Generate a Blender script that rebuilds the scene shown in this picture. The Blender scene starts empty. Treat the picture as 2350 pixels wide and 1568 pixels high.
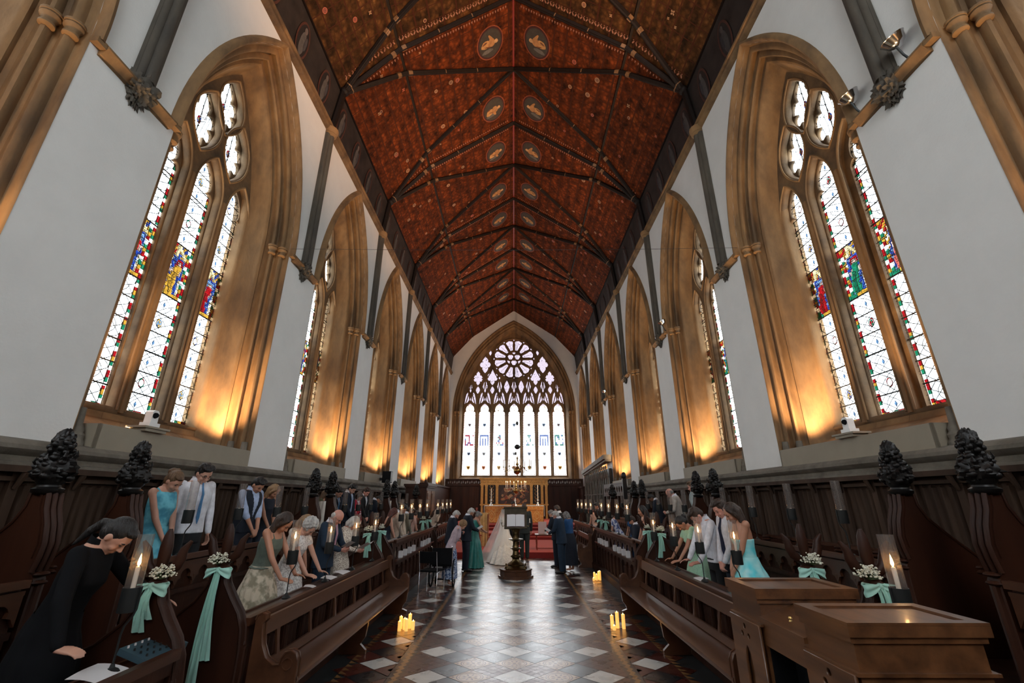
import bpy, bmesh, math, random
import numpy as np
from mathutils import Vector, Matrix, Euler, noise
random.seed(7)
PI = math.pi
SC = bpy.context.scene
COL = SC.collection

# ---------------------------------------------------------------- camera
cam = bpy.data.cameras.new('camera')
cam.sensor_width = 36.0
cam.lens = 36.0 * 1003.0 / 2350.0
cam.clip_end = 200
camo = bpy.data.objects.new('camera', cam)
COL.objects.link(camo)
camo.location = (0, 0, 1.95)
camo.rotation_euler = (math.radians(90 + 19.9), 0, math.radians(0.269))
SC.camera = camo

# ---------------------------------------------------------------- sky / exposure
SKY = 7.5
w = bpy.data.worlds.new('world'); SC.world = w
w.use_nodes = True
nt = w.node_tree; nt.nodes.clear()
wo = nt.nodes.new('ShaderNodeOutputWorld')
bg = nt.nodes.new('ShaderNodeBackground')
tc = nt.nodes.new('ShaderNodeTexCoord')
sx = nt.nodes.new('ShaderNodeSeparateXYZ')
rp = nt.nodes.new('ShaderNodeValToRGB')
nt.links.new(tc.outputs['Generated'], sx.inputs[0])
nt.links.new(sx.outputs['Z'], rp.inputs[0])
rp.color_ramp.elements[0].position = 0.0; rp.color_ramp.elements[0].color = (0.76, 0.80, 0.80, 1)
rp.color_ramp.elements[1].position = 0.35; rp.color_ramp.elements[1].color = (0.94, 0.97, 1.0, 1)
nt.links.new(rp.outputs[0], bg.inputs['Color'])
bg.inputs['Strength'].default_value = SKY
nt.links.new(bg.outputs[0], wo.inputs['Surface'])
SC.view_settings.view_transform = 'Standard'
SC.view_settings.look = 'None'
SC.view_settings.gamma = 1.0
SC.view_settings.exposure = 0.3
SC.view_settings.use_curve_mapping = False
try:
    SC.cycles.use_denoising = True
    SC.cycles.max_bounces = 6
    SC.cycles.diffuse_bounces = 4
    SC.cycles.glossy_bounces = 3
    SC.cycles.transmission_bounces = 4
    SC.cycles.transparent_max_bounces = 10
    SC.cycles.caustics_reflective = False
    SC.cycles.caustics_refractive = False
    SC.cycles.sample_clamp_indirect = 4.0
    SC.cycles.use_adaptive_sampling = True
    SC.cycles.adaptive_threshold = 0.02
    SC.cycles.time_limit = 1150
except Exception:
    pass

# ---------------------------------------------------------------- geometry of the chapel
W = 5.0            # half width
BAY = 4.85
WC = [6.72 + BAY * k for k in range(-2, 6)]     # window centres; the westmost pair is unseen, added for light
PIER = [4.3 + BAY * k for k in range(-1, 6)]    # wall shafts
EAST = 33.4
WEST = -6.6
Z_STR, Z_SP, Z_COR, Z_PL, Z_KN, Z_RG = 2.5, 7.1, 11.3, 12.75, 14.45, 16.75
X_PL, X_KN = 4.85, 3.35
A_IN, A_OUT, C_ARC = 1.15, 1.74, 3.85

# daylight comes in through the windows: sky portals in every opening
def portal(loc, rot, sx_, sy_):
    l = bpy.data.lights.new('window_daylight', 'AREA'); l.shape = 'RECTANGLE'
    l.size = sx_; l.size_y = sy_
    l.cycles.is_portal = True
    o = bpy.data.objects.new('window_daylight', l); COL.objects.link(o)
    o.location = loc; o.rotation_euler = rot
for yc in WC:
    for s in (-1, 1):
        portal((s * (W + 1.2), yc, 6.5), (0, s * PI / 2, 0), 7.2, 2.5)
portal((0, EAST + 1.0, 9.2), (-PI / 2, 0, 0), 8.2, 11.8)
portal((0, WEST - .4, 10.3), (PI / 2, 0, 0), 7.2, 7.6)  # portal of the added west window

# ---------------------------------------------------------------- materials
MATS = {}
def _n(nt, t, **k):
    n = nt.nodes.new(t)
    for a, b in k.items():
        if a in n.inputs: n.inputs[a].default_value = b
    return n
def mat(name, col=(.5, .5, .5), rough=.6, metal=0., var=0., scale=4., stretch=(1, 1, 1), col2=None, bump=0., bscale=None,
        attr=False, spec=.5, emis=None, estr=0., coat=0., sheen=0., detail=5., obj=True, brick=None, alpha=None):
    if name in MATS: return MATS[name]
    m = bpy.data.materials.new(name); m.use_nodes = True
    nt = m.node_tree; b = nt.nodes['Principled BSDF']
    L = nt.links.new
    b.inputs['Roughness'].default_value = rough
    b.inputs['Metallic'].default_value = metal
    b.inputs['Specular IOR Level'].default_value = spec
    b.inputs['Coat Weight'].default_value = coat
    b.inputs['Coat Roughness'].default_value = .12
    if sheen: b.inputs['Sheen Weight'].default_value = sheen
    col = tuple(col) + (1,)
    b.inputs['Base Color'].default_value = col
    src = None
    if attr:
        a = nt.nodes.new('ShaderNodeAttribute'); a.attribute_name = 'Col'; src = a.outputs['Color']
        L(src, b.inputs['Base Color'])
    tcn = nt.nodes.new('ShaderNodeTexCoord'); mp = nt.nodes.new('ShaderNodeMapping')
    L(tcn.outputs['Object'], mp.inputs[0]); mp.inputs['Scale'].default_value = stretch
    if var > 0 or col2 is not None:
        nz = _n(nt, 'ShaderNodeTexNoise', Scale=scale, Detail=detail, Roughness=.6)
        L(mp.outputs[0], nz.inputs['Vector'])
        r = nt.nodes.new('ShaderNodeValToRGB')
        c2 = tuple(col2) + (1,) if col2 is not None else tuple(max(0, c * (1 - var)) for c in col[:3]) + (1,)
        r.color_ramp.elements[0].position = .32; r.color_ramp.elements[1].position = .68
        if attr:
            r.color_ramp.elements[0].color = (1 - var,) * 3 + (1,); r.color_ramp.elements[1].color = (1, 1, 1, 1)
            mx = nt.nodes.new('ShaderNodeMixRGB'); mx.blend_type = 'MULTIPLY'; mx.inputs[0].default_value = 1
            L(nz.outputs[0], r.inputs[0]); L(src, mx.inputs[1]); L(r.outputs[0], mx.inputs[2]); out = mx.outputs[0]
        else:
            r.color_ramp.elements[0].color = c2; r.color_ramp.elements[1].color = col
            L(nz.outputs[0], r.inputs[0]); out = r.outputs[0]
        if brick:
            bw, bh, ln = brick
            bt = nt.nodes.new('ShaderNodeTexBrick')
            g = nt.nodes.new('ShaderNodeNewGeometry'); sp = nt.nodes.new('ShaderNodeSeparateXYZ'); cb = nt.nodes.new('ShaderNodeCombineXYZ')
            ad = nt.nodes.new('ShaderNodeMath'); ad.operation = 'ADD'
            L(g.outputs['Position'], sp.inputs[0]); L(sp.outputs['X'], ad.inputs[0]); L(sp.outputs['Y'], ad.inputs[1])
            L(ad.outputs[0], cb.inputs[0]); L(sp.outputs['Z'], cb.inputs[1]); L(cb.outputs[0], bt.inputs['Vector'])
            bt.inputs['Color1'].default_value = (1, 1, 1, 1); bt.inputs['Color2'].default_value = (.8, .78, .74, 1)
            bt.inputs['Mortar'].default_value = (.55, .5, .45, 1)
            bt.inputs['Scale'].default_value = 1; bt.inputs['Mortar Size'].default_value = ln
            bt.inputs['Brick Width'].default_value = bw; bt.inputs['Row Height'].default_value = bh
            m2 = nt.nodes.new('ShaderNodeMixRGB'); m2.blend_type = 'MULTIPLY'; m2.inputs[0].default_value = .8
            L(out, m2.inputs[1]); L(bt.outputs[0], m2.inputs[2]); out = m2.outputs[0]
        L(out, b.inputs['Base Color'])
    if bump > 0:
        nb = _n(nt, 'ShaderNodeTexNoise', Scale=bscale or scale * 3, Detail=4.)
        L(mp.outputs[0], nb.inputs['Vector'])
        bp = nt.nodes.new('ShaderNodeBump'); bp.inputs['Strength'].default_value = bump; bp.inputs['Distance'].default_value = .02
        L(nb.outputs[0], bp.inputs['Height']); L(bp.outputs[0], b.inputs['Normal'])
    if emis is not None:
        b.inputs['Emission Color'].default_value = tuple(emis) + (1,); b.inputs['Emission Strength'].default_value = estr
    MATS[name] = m
    return m

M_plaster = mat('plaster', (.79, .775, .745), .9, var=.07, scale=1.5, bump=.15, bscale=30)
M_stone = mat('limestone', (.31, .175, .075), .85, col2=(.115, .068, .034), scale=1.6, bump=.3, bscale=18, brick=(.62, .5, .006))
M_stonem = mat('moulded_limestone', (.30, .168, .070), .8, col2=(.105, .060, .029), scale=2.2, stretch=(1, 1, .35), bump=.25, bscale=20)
M_trac = mat('tracery_stone', (.20, .115, .052), .85, col2=(.08, .047, .024), scale=2.5, bump=.25, bscale=20)  # limestone toned down to paint in the shade over the tracery
M_stoned = mat('grey_limestone', (.20, .175, .14), .85, col2=(.10, .085, .065), scale=3, bump=.3, bscale=20)
M_shaft = mat('dark_shaft_stone', (.115, .095, .07), .75, col2=(.05, .042, .034), scale=3, stretch=(1, 1, .3), bump=.2)
M_board = mat('painted_board', (.30, .255, .19), .7, var=.1, scale=3)
M_wood = mat('dark_oak', (.046, .0145, .0066), .48, col2=(.017, .0053, .0026), scale=3, stretch=(1, 1, .15), bump=.15, bscale=14, spec=.25)
M_woodh = mat('dark_oak_rail', (.085, .0300, .0135), .34, col2=(.036, .0120, .0056), scale=3, stretch=(1, .15, 1), bump=.1, bscale=14, spec=.45, coat=.15)
M_bench = mat('polished_bench_wood', (.105, .0420, .0200), .33, col2=(.050, .0190, .0090), scale=4, stretch=(1, .12, 1), spec=.45, coat=.2)
M_panel = mat('linenfold_oak', (.066, .038, .024), .75, spec=.2, col2=(.026, .014, .009), scale=3, stretch=(1, 1, .2), bump=.2)
M_carv = mat('black_carved_oak', (.0065, .0053, .0048), .42, spec=.35, var=.4, scale=8)
M_organ = mat('organ_oak', (.155, .062, .022), .40, col2=(.050, .018, .0065), scale=9, stretch=(1, .10, 1), spec=.5, coat=.25, detail=8)
M_lead = mat('leadwork', (.01, .01, .011), .6)
M_iron = mat('black_iron', (.018, .020, .020), .45, metal=.3, spec=.5)
M_brass = mat('brass', (.50, .33, .12), .28, metal=1., var=.35, scale=9)
M_brassd = mat('aged_brass', (.20, .14, .065), .3, metal=1., var=.5, scale=7)
M_gold = mat('gilding', (.62, .33, .10), .42, metal=.55, var=.35, scale=8)
M_chrome = mat('chrome', (.7, .7, .72), .15, metal=1.)
M_pipe = mat('pipe_metal', (.62, .62, .62), .28, metal=1., var=.15, scale=6)
M_black = mat('black_cloth', (.006, .0065, .008), .9, var=.3, scale=10, spec=.15)
M_wax = mat('candle_wax', (.82, .74, .62), .5)
M_paper = mat('paper', (.62, .60, .60), .8)
M_carpet = mat('red_carpet', (.46, .06, .035), .95, var=.25, scale=30, bump=.3, bscale=120)
M_carpetd = mat('dark_red_carpet', (.20, .012, .012), .95, var=.25, scale=30)  # same carpet, darkened to paint in shade on the risers
M_white = mat('white_plastic', (.78, .78, .76), .4)
M_mint = mat('mint_ribbon', (.36, .66, .56), .55, var=.12, scale=6, sheen=.3)
M_gyp = mat('gypsophila', (.78, .76, .62), .8, var=.2, scale=40)
M_leaf = mat('leaf_green', (.10, .15, .06), .7)
M_glassy = None
def glass_mat(name, color, rough=.02, mixf=.12, tint=None):
    m = bpy.data.materials.new(name); m.use_nodes = True
    nt = m.node_tree; nt.nodes.clear()
    o = nt.nodes.new('ShaderNodeOutputMaterial'); t = nt.nodes.new('ShaderNodeBsdfTransparent'); g = nt.nodes.new('ShaderNodeBsdfGlossy')
    mx = nt.nodes.new('ShaderNodeMixShader'); lw = nt.nodes.new('ShaderNodeLayerWeight'); lw.inputs[0].default_value = .35
    ad = nt.nodes.new('ShaderNodeMath'); ad.operation = 'MULTIPLY_ADD'; ad.inputs[1].default_value = .55; ad.inputs[2].default_value = mixf * .4
    t.inputs[0].default_value = tuple(color) + (1,); g.inputs['Roughness'].default_value = rough
    nt.links.new(lw.outputs['Facing'], ad.inputs[0]); nt.links.new(ad.outputs[0], mx.inputs[0])
    tr = nt.nodes.new('ShaderNodeBsdfTranslucent'); df = nt.nodes.new('ShaderNodeBsdfDiffuse'); a1 = nt.nodes.new('ShaderNodeMixShader'); a2 = nt.nodes.new('ShaderNodeMixShader')
    tr.inputs[0].default_value = df.inputs[0].default_value = (.85, .78, .74, 1); a1.inputs[0].default_value = .5; a2.inputs[0].default_value = .09
    nt.links.new(tr.outputs[0], a1.inputs[1]); nt.links.new(df.outputs[0], a1.inputs[2]); nt.links.new(t.outputs[0], a2.inputs[1]); nt.links.new(a1.outputs[0], a2.inputs[2])
    nt.links.new(a2.outputs[0], mx.inputs[1]); nt.links.new(g.outputs[0], mx.inputs[2]); nt.links.new(mx.outputs[0], o.inputs[0])
    MATS[name] = m; return m
M_chim = glass_mat('lamp_glass', (.93, .90, .88), mixf=.2)
def stained():
    m = bpy.data.materials.new('stained_glass'); m.use_nodes = True
    nt = m.node_tree; nt.nodes.clear()
    o = nt.nodes.new('ShaderNodeOutputMaterial'); t = nt.nodes.new('ShaderNodeBsdfTransparent')
    a = nt.nodes.new('ShaderNodeAttribute'); a.attribute_name = 'Col'
    nz = nt.nodes.new('ShaderNodeTexNoise'); nz.inputs['Scale'].default_value = 14
    r = nt.nodes.new('ShaderNodeValToRGB'); r.color_ramp.elements[0].color = (.72, .72, .72, 1); r.color_ramp.elements[0].position = .35; r.color_ramp.elements[1].position = .6
    tcn = nt.nodes.new('ShaderNodeTexCoord'); mu = nt.nodes.new('ShaderNodeMixRGB'); mu.blend_type = 'MULTIPLY'; mu.inputs[0].default_value = 1
    nt.links.new(tcn.outputs['Object'], nz.inputs['Vector']); nt.links.new(nz.outputs[0], r.inputs[0])
    nt.links.new(a.outputs['Color'], mu.inputs[1]); nt.links.new(r.outputs[0], mu.inputs[2]); nt.links.new(mu.outputs[0], t.inputs[0])
    g = nt.nodes.new('ShaderNodeBsdfGlossy'); g.inputs['Roughness'].default_value = .15
    mx = nt.nodes.new('ShaderNodeMixShader'); mx.inputs[0].default_value = .04
    nt.links.new(t.outputs[0], mx.inputs[1]); nt.links.new(g.outputs[0], mx.inputs[2]); nt.links.new(mx.outputs[0], o.inputs[0])
    return m
M_stain = stained()
def flame_mat():
    return mat('candle_flame', (1, .6, .2), .5, emis=(1., .52, .16), estr=38.)
M_flame = flame_mat()
M_led = mat('glowing_wax_candle', (.85, .6, .25), .5, emis=(1., .42, .08), estr=.85)

# ---------------------------------------------------------------- mesh builder
class MB:
    def __init__(s): s.v = []; s.f = []; s.m = []; s.c = []; s.cur = 0; s.col = None
    def addv(s, pts): n = len(s.v); s.v.extend([tuple(p) for p in pts]); return n
    def face(s, idx): s.f.append(tuple(idx)); s.m.append(s.cur); s.c.append(s.col)
    def poly(s, pts): n = s.addv(pts); s.face(range(n, n + len(pts)))
    def box(s, x0, x1, y0, y1, z0, z1, M=None):
        p = [(x, y, z) for z in (z0, z1) for y in (y0, y1) for x in (x0, x1)]
        if M is not None: p = [tuple(M @ Vector(q)) for q in p]
        n = s.addv(p)
        for q in ((0, 2, 3, 1), (4, 5, 7, 6), (0, 1, 5, 4), (2, 6, 7, 3), (0, 4, 6, 2), (1, 3, 7, 5)): s.face([n + i for i in q])
    def loft(s, rings, closed=True, caps=True):
        k = len(rings[0]); base = [s.addv(r) for r in rings]
        for a, b in zip(base[:-1], base[1:]):
            for i in range(k if closed else k - 1):
                j = (i + 1) % k
                s.face((a + i, a + j, b + j, b + i))
        if caps and closed:
            s.face([base[0] + i for i in range(k)][::-1]); s.face([base[-1] + i for i in range(k)])
    def tube(s, pts, r, n=8, caps=True, flat=1.):
        pts = [Vector(p) for p in pts]
        rr = r if isinstance(r, (list, tuple)) else [r] * len(pts)
        rings = []; up = None
        for i, p in enumerate(pts):
            a = pts[max(i - 1, 0)]; b = pts[min(i + 1, len(pts) - 1)]
            d = (b - a)
            if d.length < 1e-9: d = Vector((0, 0, 1))
            d.normalize()
            if up is None: up = Vector((0, 0, 1)) if abs(d.z) < .9 else Vector((1, 0, 0))
            u = d.cross(up)
            if u.length < 1e-6: u = d.orthogonal()
            u.normalize(); v = u.cross(d).normalized(); up = v
            rings.append([p + (u * math.cos(t) + v * math.sin(t) * flat) * rr[i] for t in [2 * PI * k / n for k in range(n)]])
        s.loft(rings, True, caps)
    def lathe(s, prof, n=20, c=(0, 0, 0), caps=True):
        rings = [[(c[0] + r * math.cos(2 * PI * k / n), c[1] + r * math.sin(2 * PI * k / n), c[2] + z) for k in range(n)] for r, z in prof]
        s.loft(rings, True, caps)
    def ell(s, c, r, n=12, m=8, M=None):
        rings = []
        for j in range(m + 1):
            t = -PI / 2 + PI * j / m; cr = max(math.cos(t), .02)
            ring = [Vector((r[0] * cr * math.cos(2 * PI * k / n), r[1] * cr * math.sin(2 * PI * k / n), r[2] * math.sin(t))) for k in range(n)]
            if M is not None: ring = [M @ q for q in ring]
            rings.append([tuple(q + Vector(c)) for q in ring])
        s.loft(rings)
    def prism(s, poly, f0, f1):
        """poly: 2D points; f0/f1 map (a,b) to 3D for both faces"""
        n = len(poly); a = s.addv([f0(*p) for p in poly]); b = s.addv([f1(*p) for p in poly])
        s.face([a + i for i in range(n)][::-1]); s.face([b + i for i in range(n)])
        for i in range(n):
            j = (i + 1) % n; s.face((a + i, a + j, b + j, b + i))
    def strip(s, p0, p1, w, nrm):
        p0 = Vector(p0); p1 = Vector(p1); d = (p1 - p0)
        if d.length < 1e-7: return
        u = d.normalized().cross(Vector(nrm)).normalized() * w * .5
        s.poly([p0 - u, p1 - u, p1 + u, p0 + u])
    def mesh(s, name, mats, smooth=None):
        me = bpy.data.meshes.new(name); me.from_pydata(s.v, [], s.f)
        for m in (mats if isinstance(mats, (list, tuple)) else [mats]): me.materials.append(m)
        if any(s.m): me.polygons.foreach_set('material_index', s.m)
        if any(c is not None for c in s.c):
            at = me.color_attributes.new('Col', 'FLOAT_COLOR', 'CORNER'); arr = []
            for f, c in zip(s.f, s.c):
                c = c or (1, 1, 1); arr.extend((c[0], c[1], c[2], 1.) * len(f))
            at.data.foreach_set('color', arr)
        bm = bmesh.new(); bm.from_mesh(me)
        if smooth is not None: bmesh.ops.remove_doubles(bm, verts=bm.verts, dist=1e-5)
        bmesh.ops.recalc_face_normals(bm, faces=bm.faces)
        bm.to_mesh(me); bm.free()
        if smooth is not None:
            me.polygons.foreach_set('use_smooth', [True] * len(me.polygons))
            me.set_sharp_from_angle(angle=math.radians(smooth))
        me.update(); return me
    def build(s, name, mats, parent=None, smooth=None):
        o = bpy.data.objects.new(name, s.mesh(name, mats, smooth)); COL.objects.link(o)
        adopt(o, parent)
        return o
from collections import defaultdict
KIDS = defaultdict(list)
def adopt(o, parent):
    if parent is not None:
        o.parent = parent; KIDS[parent.name].append(o)
    return o
def empty(name, loc=(0, 0, 0), rz=0, parent=None):
    o = bpy.data.objects.new(name, None); COL.objects.link(o); o.location = loc; o.rotation_euler = (0, 0, rz)
    o.empty_display_size = .1
    adopt(o, parent)
    return o
def tag(o, label=None, cat=None, group=None, kind=None):
    if label: o['label'] = label
    if cat: o['category'] = cat
    if group: o['group'] = group
    if kind: o['kind'] = kind
    return o
def put(me, name, parent=None):
    o = bpy.data.objects.new(name, me); COL.objects.link(o)
    adopt(o, parent)
    return o
def copy_tree(o, parent=None):
    c = o.copy(); COL.objects.link(c)
    adopt(c, parent)
    for ch in list(KIDS[o.name]): copy_tree(ch, c)
    return c
def struct(o, n=None): o['kind'] = 'structure'; return o
def curve_plate(name, outer, holes, thick, bevel, plane, matl, parent=None):
    """a flat plate with holes; plane maps (a,b,depth) into the local frame"""
    cu = bpy.data.curves.new(name, 'CURVE'); cu.dimensions = '2D'; cu.fill_mode = 'BOTH'
    for pts in [outer] + list(holes):
        sp = cu.splines.new('POLY'); sp.points.add(len(pts) - 1)
        for p, q in zip(sp.points, pts): p.co = (q[0], q[1], 0, 1)
        sp.use_cyclic_u = True
    cu.extrude = max(thick / 2 - bevel, .001); cu.bevel_depth = bevel; cu.bevel_resolution = 1 if bevel > .02 else 0
    ob = bpy.data.objects.new(name, cu); COL.objects.link(ob)
    dg = bpy.context.evaluated_depsgraph_get()
    me = bpy.data.meshes.new_from_object(ob.evaluated_get(dg), depsgraph=dg)
    bpy.data.objects.remove(ob); bpy.data.curves.remove(cu)
    n = len(me.vertices); co = np.empty(n * 3, dtype=np.float32); me.vertices.foreach_get('co', co); co = co.reshape(-1, 3)
    new = np.array([plane(float(a), float(b), float(c)) for a, b, c in co], dtype=np.float32)
    me.vertices.foreach_set('co', new.ravel()); me.materials.clear(); me.materials.append(matl); me.name = name
    bm = bmesh.new(); bm.from_mesh(me); bmesh.ops.remove_doubles(bm, verts=bm.verts, dist=1e-4)
    bmesh.ops.recalc_face_normals(bm, faces=bm.faces); bm.to_mesh(me); bm.free()
    me.update()
    o = bpy.data.objects.new(name, me); COL.objects.link(o)
    adopt(o, parent)
    return o

# ---------------------------------------------------------------- arches
def arch(a, c, zs, z0, n=14):
    """pointed arch outline from left foot over the apex to right foot; half width a, centre offset c"""
    R = a + c; pts = []
    if z0 is not None: pts.append((-a, z0))
    th = math.acos(c / R)
    for i in range(n + 1):
        t = th * i / n; pts.append((c - R * math.cos(t), zs + R * math.sin(t)))
    pts += [(-x, z) for x, z in pts[:-1][::-1]]
    return pts
# ================================================================ SHELL
def side(s):
    """frame of a side wall: (y, z, depth outwards) -> world"""
    return lambda y, z, d: (s * (W + d), y, z)
for s, nm in ((-1, 'left'), (1, 'right')):
    F = side(s)
    holes = []
    for yc in WC:
        holes.append([(yc + a, z) for a, z in arch(A_OUT, C_ARC, Z_SP, 2.45)])
    o = curve_plate('wall_' + nm, [(WEST, 0), (EAST, 0), (EAST, 11.5), (WEST, 11.5)], holes, .14, .0, lambda a, b, c, F=F: F(a, b, .07 + c), M_plaster)
    struct(o)

# --- moulded window surround, tracery and glass: built once, in local frame x = depth outwards, y = along, z
def win_surround():
    m = MB()
    rel = [(0, 0), (.04, 0), (.10, .028), (.16, .035), (.22, 0), (.27, -.02), (.33, -.02), (.38, .02), (.42, .06), (.50, .06), (.54, .01), (.60, -.015), (.66, -.01), (.70, .03), (.76, .055), (.84, .05), (.88, 0), (.95, -.01), (1, 0)]
    prof = [(1.80, .14), (1.76, .02), (1.75, -.005)] + [(1.74 - .38 * t + h * .98, .42 * t + h * .98) for t, h in rel] + [(1.345, .45), (1.235, .70), (1.19, .72), (1.165, .78), (1.15, 1.0)]
    rings = []
    for a, d in prof:
        rings.append([(d, x, z) for x, z in arch(a, C_ARC, Z_SP, 2.45, 20)])
    m.loft(rings, closed=False, caps=False)
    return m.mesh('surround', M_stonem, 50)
def win_hood():
    m = MB(); rings = []
    for a, d in [(1.74, 0), (1.745, -.09), (1.775, -.115), (1.82, -.10), (1.85, -.05), (1.87, 0)]:
        rings.append([(d, x, z) for x, z in arch(a, C_ARC, Z_SP, None, 20)])
    m.loft(rings, closed=False, caps=False)
    for sg in (-1, 1): m.box(-.1, .02, min(sg * 1.74, sg * 1.86), max(sg * 1.74, sg * 1.86), Z_SP - .06, Z_SP + .02)
    return m.mesh('hood_mould', M_stonem, 50)
def win_capitals():
    out = []
    for sg in (-1, 1):
        m = MB()
        for a, d in ((1.635, .10), (1.51, .25)):
            m.lathe([(.055, -.15), (.075, -.135), (.075, -.11), (.06, -.09), (.07, -.05), (.09, -.02), (.095, .0), (.082, .015), (.10, .03), (.10, .06), (.07, .075)], 16, (d, sg * a, Z_SP))
        out.append(m.mesh('capital', M_stonem, 40))
    return out
def win_bases():
    out = []
    for sg in (-1, 1):
        m = MB()
        for a, d in ((1.65, .08), (1.51, .25)):
            m.lathe([(.12, 0), (.12, .10), (.10, .14), (.11, .18), (.085, .22), (.09, .26), (.06, .32), (.052, .5)], 12, (d, sg * a, 2.47))
        out.append(m.mesh('shaft_base', M_stoned, 40))
    return out
def win_sill():
    m = MB()
    m.poly([(-.02, -1.75, 2.46), (-.02, 1.75, 2.46), (.36, 1.40, 2.80), (.36, -1.40, 2.80)])
    m.poly([(.36, -1.40, 2.80), (.36, 1.40, 2.80), (.72, 1.24, 3.02), (.72, -1.24, 3.02)])
    m.poly([(.72, -1.24, 3.02), (.72, 1.24, 3.02), (.74, 1.24, 3.12), (.74, -1.24, 3.12)])
    m.poly([(.74, -1.24, 3.12), (.74, 1.24, 3.12), (1.0, 1.15, 3.2), (1.0, -1.15, 3.2)])
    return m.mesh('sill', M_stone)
def trefoil_head(cx, hw, z0, zs, tip, cusp):
    """opening outline of a light"""
    pts = [(cx - hw, z0)]
    R = ((tip - zs) ** 2 + hw * hw) / (2 * hw); c = R - hw
    def rad(t):
        dx, dz = math.cos(t), math.sin(t); lo, hi = 0, 2.
        for _ in range(24):
            mid = (lo + hi) / 2; x, z = abs(mid * dx), mid * dz
            ins = (x + c) ** 2 + z * z < R * R if z >= 0 else x < hw
            if ins: lo = mid
            else: hi = mid
        return lo
    N = 36
    for i in range(N + 1):
        t = PI - PI * i / N
        r = rad(t)
        if cusp: r *= 1 - cusp * (1 - abs(math.cos(1.5 * (t - PI / 2))) ** .55)
        pts.append((cx + r * math.cos(t), zs + r * math.sin(t)))
    pts.append((cx + hw, z0))
    return pts
def leaf(cx, cz, hw, hh, cusp=0, n=48, lobes=3, p=1.7, ph=0.):
    pts = []
    for i in range(n):
        t = 2 * PI * i / n + PI / 2
        dx, dz = math.cos(t), math.sin(t); lo, hi = 0, 3 * hh
        for _ in range(24):
            r = (lo + hi) / 2
            if abs(r * dx) < hw * (1 - min(1, abs(r * dz) / hh) ** p) and abs(r * dz) < hh: lo = r
            else: hi = r
        r = lo
        if cusp: r *= 1 - cusp * (1 - abs(math.cos(lobes * (t - PI / 2) + ph)) ** .5)
        pts.append((cx + r * math.cos(t), cz + r * math.sin(t)))
    return pts
LC = (-.88, 0, .88)
UN = ((-.44, 8.66), (.44, 8.66), (0, 9.45))
def win_tracery():
    P = lambda a, b, c: (c, a, b)
    outer = arch(1.2, C_ARC, Z_SP, 3.14, 14)
    h1 = [trefoil_head(c, .37, 3.16, 7.36, 8.18, 0) for c in LC] + [leaf(x, z, .385, .72, 0, 48, 3, 2.1) for x, z in UN]
    h2 = [trefoil_head(c, .335, 3.2, 7.38, 8.06, .40) for c in LC] + [leaf(x, z, .365, .68, .30, 48, 3, 2.1) for x, z in UN]
    a = curve_plate('tracery', outer, h1, .17, .045, lambda a, b, c: (.80 + c, a, b), M_trac)
    b = curve_plate('tracery_cusps', outer, h2, .08, .015, lambda a, b, c: (.90 + c, a, b), M_trac)
    ma, mb = a.data, b.data
    bpy.data.objects.remove(a); bpy.data.objects.remove(b)
    # mullion shafts in front of the plate
    m = MB()
    for x in (-.44, .44):
        m.loft([[(.74 - .05, x - .03, z), (.74 - .05, x + .03, z), (.76, x + .062, z), (.76, x - .062, z)] for z in (3.13, 7.45)])
    for h in h1:
        hp = h if len(h) < 48 else h + h[:1]
        m.tube([(.715, a, b) for a, b in hp], .021, 6)
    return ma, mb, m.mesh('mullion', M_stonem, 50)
def T(c, k=1.): return tuple(min(1, v / SKY * k) for v in c)
CR, CB, CG, CY, CWH = T((.62, .012, .02)), T((.03, .09, .55)), T((.02, .33, .17)), T((.95, .52, .06)), (.86, .94, .97)
CLB, CFL, CCR = T((.25, .5, .9)), T((1., .72, .6)), T((1.2, 1.05, .6))
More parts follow.
